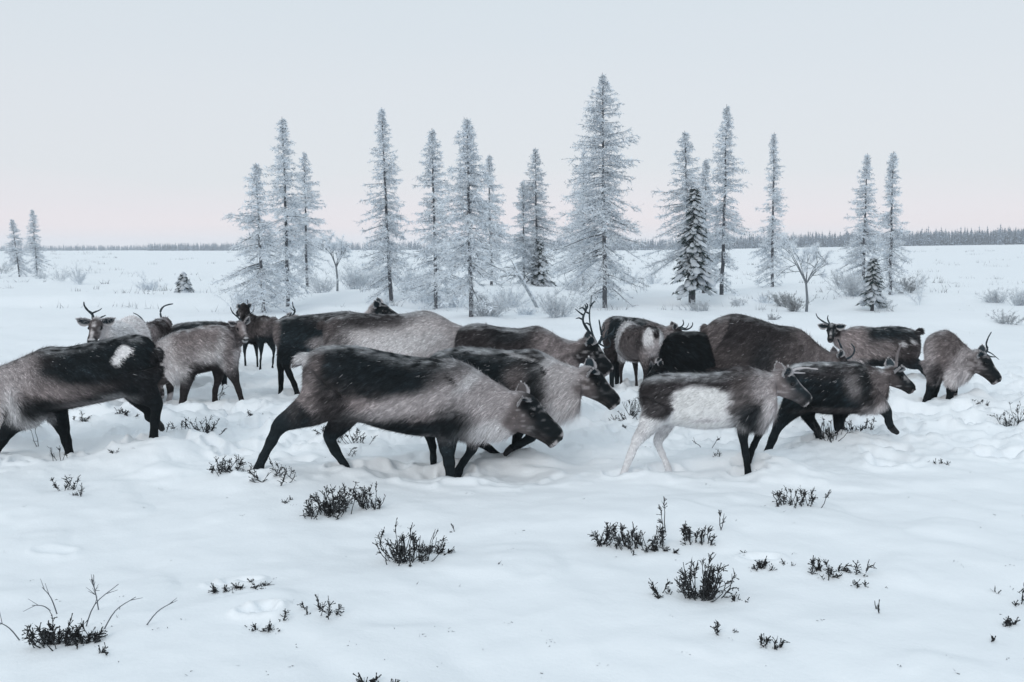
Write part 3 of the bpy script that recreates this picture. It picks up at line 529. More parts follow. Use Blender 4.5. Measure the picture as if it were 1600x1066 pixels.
    reindeer('brown and white calf with a large white side patch and white hind legs', (1090, 744), 0,
        [(1001, 606, 1003, 634, .06), (1008, 594, 1012, 652, .12), (1028, 586, 1033, 660, .16), (1058, 583, 1062, 665, .18), (1095, 583, 1098, 670, .19), (1130, 581, 1133, 668, .19), (1155, 573, 1158, 666, .18), (1175, 575, 1180, 665, .155), (1192, 580, 1197, 660, .125), (1207, 582, 1210, 645, .105)],
        head=((1222, 579), (1268, 624)), ears=((-.75, .5, .45), (-.6, .6, .6)), earlen=.33,
        legs=[(1, 1, [(1032, 630, 28), (1014, 664, 15), (996, 688, 9.5), (985, 712, 7), (974, 743, 6.5)]), (-1, 1, [(1045, 645, 20), (1038, 670, 11), (1028, 690, 8), (1034, 708, 6), (1044, 732, 6)]),
              (1, 1, [(1168, 632, 22), (1164, 656, 12), (1161, 680, 8.5), (1165, 708, 6.5), (1169, 740, 6)]), (-1, 1, [(1186, 640, 16), (1190, 662, 8), (1185, 680, 6.5), (1178, 696, 6), (1173, 708, 6)])],
        antlers=[([(1240, 580), (1244, 577), (1258, 575), (1268, 576), (1278, 577)], .011, -.05, GR), ([(1245, 581), (1252, 583), (1258, 583)], .009, .06, GR)],
        mane=.8, nk=.68, coat=dict(back=DB*1.5, flank=WH, belly=WH, rump=DB*1.6, neck=GR, throat=LG, leg=DK*1.3, hindleg=WH, face=DK*3, cheek=TAN*1.1, muzzle=LG, frost=.75, seed=28, bk=.7, ear=TAN*.8),
        blobs=[(1032, 622, 26, 34, 12, DB*1.4, .97, .15), (1100, 590, 95, 12, 0, DB*1.7, .9, .3), (1072, 606, 14, 8, 0, DB*1.5, .9), (1100, 636, 44, 30, 0, WH*1.1, 1, .12, 3.5), (1022, 672, 28, 22, 20, WH, .97, .2), (1172, 620, 30, 40, 0, MB_*1.1, .9, .25), (1180, 650, 26, 22, 0, DK*2.4, .85), (1160, 580, 20, 8, 0, DB*2, .6), (1200, 605, 20, 22, 0, GR, .8), (1208, 640, 14, 18, 0, LG, .7), (1108, 655, 22, 4, 0, DB*4, .5)])
    reindeer('dark frosty-backed young reindeer with one forefoot lifted, right of the calf', (1310, 694), 0,
        [(1232, 582, 1234, 612, .07), (1240, 571, 1243, 634, .14), (1258, 567, 1260, 641, .18), (1285, 566, 1287, 646, .2), (1311, 566, 1313, 647, .2), (1336, 565, 1337, 645, .19), (1355, 571, 1356, 641, .16), (1371, 575, 1369, 634, .125), (1385, 577, 1382, 622, .105)],
        head=((1395, 573), (1430, 607)), earlen=.42, ears=(1, (-.3, .8, .4)),
        legs=[(1, 1, [(1252, 622, 25), (1232, 644, 14), (1217, 664, 9), (1207, 687, 7), (1199, 708, 6.5)]), (-1, 1, [(1262, 630, 18), (1264, 652, 9), (1274, 668, 7), (1279, 680, 6)]),
              (1, 0, [(1358, 622, 20), (1376, 634, 12), (1386, 646, 8), (1389, 660, 6.5), (1393, 669, 6.5)]), (-1, 1, [(1322, 625, 18), (1312, 650, 10), (1311, 668, 8), (1312, 686, 7.5)])],
        antlers=[([(1398, 575), (1401, 566), (1402, 554), (1408, 538)], .018, -.04, TAN*.8)],
        mane=.7, nk=.72, coat=dict(back=DK*2, flank=DK*1.8, belly=DK*1.3, rump=DK*2, neck=TAN*.9, throat=LG, face=DK*1.5, cheek=MB_, muzzle=TAN, frost=1.0, seed=29, bk=.72),
        blobs=[(1337, 595, 14, 26, -12, GR*.8, .6), (1300, 580, 50, 10, 0, DB*1.6, .7), (1356, 605, 10, 34, -10, DK*1.4, .8), (1285, 618, 30, 14, 0, DK, .7), (1310, 640, 50, 5, 0, TAN*.7, .5)])
    reindeer('reindeer heading left but looking at the camera, two short hooked antlers, upper right', (1385, 598), 180,
        [(1435, 524, 1436, 546, .06), (1428, 516, 1430, 563, .14), (1411, 511, 1413, 570, .18), (1392, 510, 1393, 572, .2), (1366, 512, 1366, 572, .2), (1347, 510, 1347, 572, .19), (1332, 511, 1332, 566, .15), (1321, 515, 1323, 558, .115), (1313, 514, 1316, 546, .095)],
        head=((1300, 506), .29, 248, -35, -.1), earlen=.42, ears=((-.1, 1, .1), (-.1, 1, .1)),
        legs=[(1, 1, [(1414, 548, 20), (1422, 564, 12), (1436, 571, 7), (1444, 580, 5.5), (1452, 590, 5)]), (-1, 1, [(1408, 550, 14), (1405, 568, 7), (1404, 588, 5)]), (1, 2, [(1345, 560, 12), (1345, 578, 6), (1345, 590, 5)]), (-1, 2, [(1338, 560, 12), (1338, 578, 6), (1338, 590, 5)])],
        antlers=[([[(1290, 508), (1287, 503), (1281, 499), (1277, 495), (1275, 490)]], .013, .0, DK*2.2), ([(1297, 507), (1294, 501), (1293, 497), (1294, 493)], .012, .05, DK*2.2)], tail=((1433, 520), (1438, 517), (1440, 522)),
        mane=.6, nk=.66, coat=dict(back=DK*2, flank=TAN*.8, belly=DK*2, rump=DB, neck=TAN*1.2, throat=GR, face=DK*1.8, cheek=DB, muzzle=MB_, frost=.5, seed=30, bk=.62), blobs=[(1375, 545, 30, 14, 0, TAN, .6), (1385, 566, 40, 7, 0, DK*1.5, .9), (1416, 545, 18, 22, 0, DB, .8), (1408, 537, 5, 3, 0, WH, .7), (1425, 533, 5, 2.5, 30, WH, .6)])
    reindeer('reindeer at the far right sniffing the snow, one tall upright antler', (1485, 630), -24,
        [(1444, 541, 1448, 566, .13), (1450, 527, 1455, 577, .19), (1463, 519, 1467, 584, .23), (1479, 516, 1482, 590, .23), (1492, 523, 1492, 596, .19), (1504, 535, 1502, 595, .14), (1516, 545, 1512, 591, .11), (1526, 550, 1521, 587, .1)],
        head=((1532, 549), (1565, 594)), earlen=.34, ears=(1, (-.5, .8, .2)),
        legs=[(1, 1, [(1462, 565, 20), (1460, 588, 11), (1455, 606, 7.5), (1449, 622, 6), (1443, 636, 5.5)]), (-1, 1, [(1468, 570, 16), (1464, 592, 8), (1461, 610, 6), (1458, 625, 5.5)]), (1, 1, [(1490, 575, 14), (1487, 598, 8), (1485, 612, 6), (1484, 624, 6)]), (-1, 2, [(1492, 575, 12), (1493, 592, 6), (1492, 600, 5)])],
        antlers=[([[(1541, 553), (1543, 546), (1541, 538), (1544, 528), (1549, 519)], [(1542, 549), (1550, 553), (1561, 562)]], .014, -.02, DK*2), ([(1539, 551), (1547, 557), (1556, 558)], .012, .06, DK*2)],
        mane=1.0, nk=.6, coat=dict(back=TAN*.9, flank=TAN, belly=DB, rump=TAN*1.3, neck=GR*.9, throat=LG, face=DK*1.5, cheek=TAN*.6, muzzle=GR, frost=.5, seed=31, bk=.55, leg=DK*1.3), blobs=[(1455, 558, 9, 30, 0, GR, .6), (1465, 580, 12, 14, 0, DB*1.4, .8), (1489, 590, 9, 12, 0, LG, .7)])
# ------------------------------------------------------------------ snow terrain
PITS = []
def init_land():
    global FX, PX
    FX = np.array(FEET); r = np.random.default_rng(21); P_ = []
    for _ in range(330):                                     # hoof holes and churned lumps along the herd's track
        px = r.uniform(-250, 1850); py = 640+r.normal()*38+20*math.sin(px/180); py = np.clip(py, 575, 745)
        g = ground0(px, py); P_.append((g[0], g[1], r.uniform(.06, .15), r.uniform(.05, .13)*(1 if r.random() < .7 else -.6), r.uniform(.6, 1.8), r.uniform(0, 3)))
    for e in FX:
        if e[3]: P_.append((e[0]-.015, e[1]-.01, .085, .07, 1.25, 0)); P_.append((e[0]+.2, e[1]-.16, .10, -.035, 1.6, 0))
    for px, py, rad, dep in ((405, 976, .045, .06), (420, 968, .035, .05), (378, 912, .05, .04), (345, 918, .035, .04), (1188, 884, .05, .04), (85, 852, .06, .02), (640, 742, .22, .08), (668, 725, .2, .07), (760, 745, .25, .06), (1110, 745, .25, .05), (640, 690, .15, .05), (1215, 690, .2, .05)):
        g = ground0(px, py); P_.append((g[0], g[1], rad, dep, 1.6, .1))
    PX = np.array(P_)
def land(x, y, fine=True):
    x = np.atleast_1d(np.asarray(x, float)); y = np.atleast_1d(np.asarray(y, float)); d = np.hypot(x, y)
    h = .07*fb2(x, y, 2.2, 3, 2)*sst(120, 20, d) + .045*fb2(x, y, .9, 5, 3)*sst(60, 15, d)+.02*sst(.1, .45, fb2(x, y, .7, 25, 2))*sst(30, 12, d)
    herd_ = np.exp(-((y-11.6-.012*x*x)/3.5)**4)
    if fine:
        rid = 1-np.abs(fb2(x, y, .42, 9, 3)); h = h + herd_*(.085*fb2(x, y, .55, 8, 4)+.06*(rid-.75))
        lump = sst(.15, .55, fb2(x, y, .33, 14, 2)); h = h + herd_*.05*lump+herd_*.03*sst(.1, .4, fb2(x, y, .16, 19, 2))
        h = h + .009*fb2(x, y, .22, 12, 2)*sst(30, 9, d)+.022*sst(.25, .6, fb2(x, y, 1.3, 15, 2))*sst(30, 9, d)
    # low drifts on the bog beyond, a bank where the larches stand, a rise to the far right wood
    h = h + .10*fb2(x, y, 9, 6, 3)*sst(14, 24, d)*sst(300, 60, d) + .35*fb2(x, y, 60, 7, 2)*sst(60, 150, d)*sst(700, 350, d)
    h = h + .10*sst(0, .35, fb2(x, y, 4.5, 16, 2))*sst(16, 24, d)*sst(140, 60, d)
    bank = sst(29.5, 31.5, y+.8*vn2(x/5, y*0, 4))*sst(46, 34, y)*.22; h = h + bank
    h = h + 2.3*sst(.12, .55, x/np.maximum(d, 1))*sst(110, 420, y)
    if len(FEET) and (fine and np.any(d < 22)):
        num = 0; den = .12
        for e in FX[FX[:, 3] > 0]:
            w = np.exp(-((x-e[0])**2+(y-e[1])**2)/(2*.2**2)); num = num + w*e[2]; den = den + w
        mix = (den-.12)/den; h = h*(1-mix*.85)+num/den
    if fine:
        for (a, b, r_, dp, asp, rot) in PX:
            if h.ndim == 0 or h.size == 1:
                if abs(float(x[0])-a) > 1.2 or abs(float(y[0])-b) > 1.2: continue
                m = np.array([True])
            else: m = (np.abs(x-a) < 1.2) & (np.abs(y-b) < 1.2)
            xx, yy = x[m]-a, y[m]-b; c, s = math.cos(rot), math.sin(rot); u = (xx*c-yy*s)/asp; v = xx*s+yy*c
            q = np.sqrt(u*u+v*v)/r_*(1+.25*vn2(xx*9, yy*9, 3)); h[m] = h[m]-dp*np.exp(-(q**4)*.6)+abs(dp)*.35*np.exp(-((q-1.45)/.4)**2)
    return h
def build_land():
    R = [.5]
    while R[-1] < 1500:
        r = R[-1]; R.append(r*(1.06 if r < 3.2 else 1.0042 if r < 15.5 else 1.011 if r < 62 else 1.05))
    R = np.array(R)
    az = np.concatenate([np.linspace(-math.pi, -.85, 40)[:-1], np.linspace(-.85, -.52, 60)[:-1], np.linspace(-.52, .52, 760)[:-1], np.linspace(.52, .85, 60)[:-1], np.linspace(.85, math.pi, 41)[:-1]])
    n, k = len(R), len(az); rr, aa = np.meshgrid(R, az, indexing='ij'); x = rr*np.sin(aa); y = rr*np.cos(aa)
    V = np.stack([x, y, land(x, y)], -1).reshape(-1, 3)
    i = np.arange(n-1)[:, None]*k; j = np.arange(k)[None]; j2 = (j+1) % k
    F = np.stack([i+j, i+j2, i+k+j2, i+k+j], -1).reshape(-1, 4); V = np.vstack([V, [[0, 0, float(land(A(0), A(0.1))[0])]]]); q = np.arange(k)
    me = mesh_from('snow_ground', V, [F[:, ::-1], np.stack([q, np.full(k, n*k), (q+1) % k], 1)[:, ::-1]], None, [M_SNOW], [0, 0], [True, True])
    tag(link('snow_ground', me), kind='structure')
def spot(px, py, zmax=None):                                 # where a pixel of the photo meets the snow
    d = ray(px, py); t = 0
    p = ground0(px, max(py, 386.5+0.9))
    if p[1] > 900: p = CO+d/d[1]*900
    for _ in range(7):
        z = float(land(A(p[0]), A(p[1]))[0]); tt = (z-CAM_H)/d[2] if d[2] < -1e-5 else 900; p = p*.3+(CO+d*tt)*.7
    return A(p[0], p[1], float(land(A(p[0]), A(p[1]))[0]))
# ------------------------------------------------------------------ frosted trees
FR = A(.885, .918, .95); FR2 = A(.50, .58, .66); BK = A(.075, .08, .09); BK2 = A(.16, .18, .20)
def larch(px, py, top, hw, seed, label, lean=0, base=.12, dens=1.0, dark=0, spiky=1.0, side=None, group='frosted larches on the open bog'):
    p = spot(px, py); ppm = FPX/p[1]; H = (py-top)/ppm; Rm = hw/ppm; r = np.random.default_rng(seed)
    root = thing('larch_tree', label, 'tree', p, group)
    n = 26; t = np.linspace(0, 1, n); wob = np.cumsum(r.normal(size=(n, 2))*.012*H/10, axis=0)
    TP = np.stack([p[0]+wob[:, 0]+lean/ppm*t, p[1]+wob[:, 1], p[2]-.25+(H+.25)*t], 1); TR = (.0062*H+.026)*(1-t)**.8+.005
    g = Geo(); g.tube(TP, TR, np.array([BK*(1+.5*r.random()) for _ in range(n)]).repeat(7, axis=0), k=7)
    # rime on the trunk's windward side
    m = int(260*H/6); ti = r.uniform(0, .97, m); c0 = np.stack([np.interp(ti, t, TP[:, q]) for q in range(3)], 1); a = r.uniform(0, 6.28, m)
    nrm_ = np.stack([np.cos(a), np.sin(a), r.normal(size=m)*.3], 1); g.blades(c0+nrm_*A(1, 1, 0)*np.interp(ti, t, TR)[:, None]*.95, nrm_+A(0, 0, .6), r.uniform(.02, .06, m), .022, FR, 1)
    link('trunk', g.mesh('trunk', [M_BARK, M_FROST], p), root)
    gb = Geo(); gf = Geo()
    nb = int((150+24*H)*dens)
    def prof(u):                                             # crown outline, 0 at the lowest branch, 1 at the tip
        return np.clip((1-u)**.68, 0, 1)*1.05*(.72+.28*sst(.0, .2, u))
    gap = [r.uniform(.1, .8) for _ in range(3)]
    for i in range(nb):
        u = (i+r.random())/nb; u = u**.92; tz = base+(1-base)*u*.985
        L = 1.42*Rm*max(.05, prof(u))*r.uniform(.32, 1.12)*(1.25 if r.random() < .07 else 1); az = r.uniform(0, 6.28)
        if any(abs(u-q) < .02 for q in gap) and r.random() < .6: continue
        if u < .15 and r.random() < .45: continue
        L *= 1+.30*float(vn3(A([u*7+seed, math.cos(az)*1.3, math.sin(az)*1.3]), seed)[0])
        if side and u < side[0]: L *= 1+side[1]*max(0, math.cos(az)*side[2])
        b0 = A(*[np.interp(tz, t, TP[:, q]) for q in range(3)])
        out_ = A(math.cos(az), math.sin(az), 0); rise = .55*(u**1.4)-.28*(1-u)+r.normal()*.12; droop = (.26+.25*(1-u))*L
        k = 6; s = np.linspace(0, 1, k); tw = A(-out_[1], out_[0], 0)*r.normal()*.13*L
        Q = b0+out_*(L*s)[:, None]+A(0, 0, 1)*(rise*L*s-droop*s**2+.5*droop*s**4)[:, None]+tw*(s**2)[:, None]
        gb.tube(Q, (.006+.010*L)*(1-s*.8), BK*1.3 if r.random() < .35+dark*2 else BK2*2.6, k=3, cap=False, sm=False)
        # side twigs
        m = max(7, int(L/.034)); q = r.uniform(.08, 1.0, m)**.85; B = np.stack([np.interp(q, s, Q[:, c]) for c in range(3)], 1)
        sgn = np.sign(r.normal(size=m)); T = out_; Sd = A(-out_[1], out_[0], 0)
        D = nrm(T*r.uniform(.3, .9, m)[:, None]+Sd*(sgn*r.uniform(.2, 1.1, m))[:, None]+A(0, 0, 1)*(r.normal(size=m)*.35-.28)[:, None])
        ln = (.09+.25*L)*r.uniform(.45, 1.25, m)*(1.08-q*.5); cf = FR*r.uniform(.75, 1.12, m)[:, None]
        gf.blades(B, D, ln, .026, cf, 0); dk = r.random(m) < .15+dark
        if dk.any(): gb.blades(B[dk]-A(0, 0, .01), D[dk], ln[dk]*.9, .011, BK*1.6, 0)
        # rime needles on the twigs
        e = 5; q2 = r.uniform(.1, 1, (m, e)); B2 = (B[:, None]+D[:, None]*(ln[:, None]*q2)[..., None]).reshape(-1, 3)
        D2 = np.repeat(D, e, 0)*.5+r.normal(size=(m*e, 3))*.62+A(0, 0, -.08)
        c2 = np.repeat(cf, e, 0)*r.uniform(.8, 1.12, m*e)[:, None]; c2[r.random(m*e) < .07+dark] = BK2*1.5
        gf.blades(B2, D2, r.uniform(.04, .105, m*e), .019, c2, 0)
        # rime along the branch itself
        e = max(3, int(L/.05)); q3 = r.uniform(0, 1, e); B3 = np.stack([np.interp(q3, s, Q[:, c]) for c in range(3)], 1)
        gf.blades(B3, out_*.4+A(0, 0, .5)+r.normal(size=(e, 3))*.5, r.uniform(.04, .09, e), .024, FR, 0)
    link('limbs', gb.mesh('limbs', [M_BARK], p), root); link('crown', gf.mesh('crown', [M_FROST], p), root)
    return root
def spruce(px, py, top, hw, seed, label, snow=.6, bare=.12, kind='spruce_tree'):
    p = spot(px, py); ppm = FPX/p[1]; H = (py-top)/ppm; Rm = hw/ppm; r = np.random.default_rng(seed)
    root = thing(kind, label, 'tree', p)
    g = Geo(); g.tube(A(p-A(0, 0, .2), p+A(0, 0, H*.5), p+A(0, 0, H)), A(.05+.006*H, .035, .008), BK, k=7); link('trunk', g.mesh('trunk', [M_BARK], p), root)
    g = Geo(); gs = Geo(); nb = int(34+H*26)
    for i in range(nb):
        u = (i+r.random())/nb; L = Rm*(1-u)**.8*r.uniform(.6, 1.12)+.05; az = i*2.4+r.normal()*.4; out_ = A(math.cos(az), math.sin(az), 0); b0 = p+A(0, 0, H*(bare+(1-bare)*u)); Sd = A(-out_[1], out_[0], 0)
        s = np.linspace(0, 1, 7); Q = b0+out_*(L*s)[:, None]+A(0, 0, 1)*(-.62*L*s**1.5+.12*L*s**3)[:, None]
        g.tube(Q, .012*(1-s*.8), DK*2, k=3, cap=False, sm=False)
        m = int(46*L/.5)+16; q = r.uniform(.1, 1, m); B = np.stack([np.interp(q, s, Q[:, c]) for c in range(3)], 1)+Sd*(r.normal(size=m)*.16*L*(1-q*.6))[:, None]
        D = out_*.8+Sd*(r.normal(size=m)*.6)[:, None]+A(0, 0, -.55)+r.normal(size=(m, 3))*.25
        g.blades(B, D, r.uniform(.06, .15, m), .03, A(.018, .034, .034)*r.uniform(.5, 1.7, m)[:, None], 0)
        # snow lying on the bough
        for _ in range(int(1+L*5)):
            if r.random() > snow: continue
            q = r.uniform(.35, .98); c = A(*[np.interp(q, s, Q[:, c_]) for c_ in range(3)])+A(0, 0, .02)+Sd*r.normal()*.09*L
            a_, b_ = np.meshgrid(np.linspace(.15, math.pi-.15, 5), np.linspace(0, 2*math.pi, 8)[:-1], indexing='ij'); U = np.stack([np.sin(a_)*np.cos(b_), np.sin(a_)*np.sin(b_), np.cos(a_)], -1).reshape(-1, 3)
            rr = r.uniform(.04, .1)*(.7+.6*(1-u)); V = U[:, :1]*(out_+A(0, 0, -.6))*rr*1.5+U[:, 1:2]*Sd*rr+U[:, 2:]*A(0, 0, 1)*rr*.5; V *= (1+.35*vn3(U*2+i, i)[:, None])
            ii = np.arange(4)[:, None]*7; jj = np.arange(7)[None]; gs.add(c+V, np.stack([ii+jj, ii+7+jj, ii+7+(jj+1) % 7, ii+(jj+1) % 7], -1).reshape(-1, 4), A(.8, .84, .88), 1, True)
            gs.add(c+V[:7], [[0, 1, 2], [0, 2, 3], [0, 3, 4], [0, 4, 5], [0, 5, 6]], A(.8, .84, .88), 1)
        e = int(10*snow); gs.blades(np.repeat(Q[3:5], e, 0)+r.normal(size=(2*e, 3))*.05*L, out_+r.normal(size=(2*e, 3))*.5, r.uniform(.04, .1, 2*e), .022, FR, 1)
    cr_ = link('crown', g.mesh('crown', [M_TWIG, M_FROST], p), root); link('snow_load', gs.mesh('snow_load', [M_TWIG, M_FROST], p), cr_)
    return root
def frost_bush(px, py, w, h, seed, label, n=None, cat='bush', kind='frosted_bush', tone=1.0, spread=1.0, branch=3, name=None, group='rimed willow bushes'):
    p = spot(px, py); ppm = FPX/p[1]; H = h/ppm; Wd = w/ppm; r = np.random.default_rng(seed); n = int((n or int(14+26*Wd))*1.5)
    g = Geo(); fb = Geo()
    for i in range(n):
        x0 = r.normal()*Wd*.16*spread; b0 = p+A(x0, r.normal()*Wd*.12, -.05); out_ = A(r.normal()*.5+x0/Wd*1.3, r.normal()*.4, 1.0); L = H*r.uniform(.5, 1.08)
        k = 5; s = np.linspace(0, 1, k); bend = A(r.normal()*.2+x0/Wd*.8, r.normal()*.15, 0)*L; D0 = nrm(out_); Q = b0+D0*(L*s)[:, None]+bend*(s**2)[:, None]
        g.tube(Q, (.003+.002*H)*(1.2-s), BK2*3*tone, k=3, cap=False, sm=False)
        m = int(branch*(4+L*9)); q = r.uniform(.2, 1, m); B = np.stack([np.interp(q, s, Q[:, c]) for c in range(3)], 1); D = nrm(D0*.7+r.normal(size=(m, 3))*.6); ln = L*.26*r.uniform(.4, 1.2, m)
        fb.blades(B, D, ln, .013, FR*r.uniform(.7, 1.05, m)[:, None]*tone, 0); d2 = r.random(m) < .18; g.blades(B[d2], D[d2], ln[d2], .008, BK2*tone, 0)
        e = 4; B2 = (B[:, None]+D[:, None]*(ln[:, None]*r.uniform(.1, 1, (m, e)))[..., None]).reshape(-1, 3); fb.blades(B2, np.repeat(D, e, 0)*.6+r.normal(size=(m*e, 3))*.5, r.uniform(.02, .06, m*e), .012, FR*tone*r.uniform(.8, 1.1, m*e)[:, None], 0)
    root = thing(kind, label, cat, p, group); link('stems', g.mesh('stems', [M_BARK], p), root); link('frosted_twigs', fb.mesh('frosted_twigs', [M_FROST], p), root)
def birch(px, py, top, hw, seed, label, fork=.42, droop=.25):
    p = spot(px, py); ppm = FPX/p[1]; H = (py-top)/ppm; Rm = hw/ppm; r = np.random.default_rng(seed)
    g = Geo(); gt = Geo(); gf = Geo(); s = np.linspace(0, 1, 6)
    T = A(p-A(0, 0, .15), p+A(.02, 0, H*.2), p+A(-.03, 0, H*fork)); g.tube(T, A(.045, .036, .03), BK2, k=7)
    def br(b0, d, L, rad, dep):
        Q = b0+d*(L*s)[:, None]+A(0, 0, -droop*L)*(s**2.2)[:, None]+r.normal(size=3)*.10*L*(s**2)[:, None]; (g if dep == 0 else gt).tube(Q, rad*(1-.7*s), BK2, k=4, cap=False)
        m = int(6+L*26); q = r.uniform(.15, 1, m); B = np.stack([np.interp(q, s, Q[:, c]) for c in range(3)], 1); D = nrm(d*.7+r.normal(size=(m, 3))*.5+A(0, 0, -.1))
        gf.blades(B, D, r.uniform(.05, .16, m), .012, FR*r.uniform(.8, 1.1, m)[:, None]); gf.blades(B, D+r.normal(size=(m, 3)), r.uniform(.02, .05, m), .014, FR)
        if dep < 3:
            for _ in range(4): w = r.uniform(.25, 1); br(A(*[np.interp(w, s, Q[:, c]) for c in range(3)]), nrm(d+r.normal(size=3)*.55+A(0, 0, .1)), L*r.uniform(.35, .6), rad*.5, dep+1)
    for i in range(6):
        az = i*1.05+r.normal()*.3; br(T[-1]-A(0, 0, r.uniform(0, .2)*H*fork), nrm(A(math.cos(az)*.75*Rm/H*2.2, math.sin(az)*.6*Rm/H*2, 1)), H*(1-fork)*r.uniform(.75, 1.0), .022, 0)
    root = thing('birch_tree', label, 'tree', p); link('trunk', g.mesh('trunk', [M_BARK], p), root); link('limbs', gt.mesh('limbs', [M_BARK], p), root); link('crown', gf.mesh('crown', [M_FROST], p), root)

def far_wood():
    r = np.random.default_rng(5); g = Geo(); segs = []
    for (x0, x1, D, y0h, n, sp) in ((-1300, -140, 640, 3.2, 1200, 60), (1790, 2700, 420, 6.4, 1500, 50), (-150, 380, 600, 3.3, 1100, 60), (230, 420, 520, 4.2, 330, 25), (480, 700, 500, 4.4, 300, 40), (690, 900, 520, 4.6, 300, 30), (860, 1130, 440, 4.8, 620, 40), (1110, 1330, 420, 5.6, 640, 30), (1320, 1800, 400, 5.9, 1500, 30), (1560, 1800, 380, 6.3, 500, 15)):
        for _ in range(int(n*1.7)):
            px = r.uniform(x0, x1); d = D+r.uniform(-.5, 1)*sp; dr = ray(px, 386); q = dr/dr[1]*d; segs.append((q[0], d, y0h*r.uniform(.45, 1.12)*(1.25 if r.random() < .06 else 1)))
    segs = np.array(segs); z = land(segs[:, 0], segs[:, 1], False); n = len(segs)
    for lv in range(9):
        m = 3; u = lv/9.0
        for q in range(m):
            a = r.uniform(0, 6.28, n); h = segs[:, 2]; B = np.stack([segs[:, 0], segs[:, 1], z+h*(.06+.88*u)], 1); D = np.stack([np.cos(a), np.sin(a)*.6, -.35+0*a], 1)
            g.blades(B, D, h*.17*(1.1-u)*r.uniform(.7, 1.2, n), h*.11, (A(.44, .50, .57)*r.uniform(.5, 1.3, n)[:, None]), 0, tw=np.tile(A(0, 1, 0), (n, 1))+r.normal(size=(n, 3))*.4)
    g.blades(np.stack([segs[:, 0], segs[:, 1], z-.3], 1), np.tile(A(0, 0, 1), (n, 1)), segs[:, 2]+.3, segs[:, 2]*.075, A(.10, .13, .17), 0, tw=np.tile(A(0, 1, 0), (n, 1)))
    tag(link('far_woodland', g.mesh('far_woodland', [M_FROST])), 'hazy blue-grey line of frosted conifers along the horizon', 'woodland', kind='stuff')

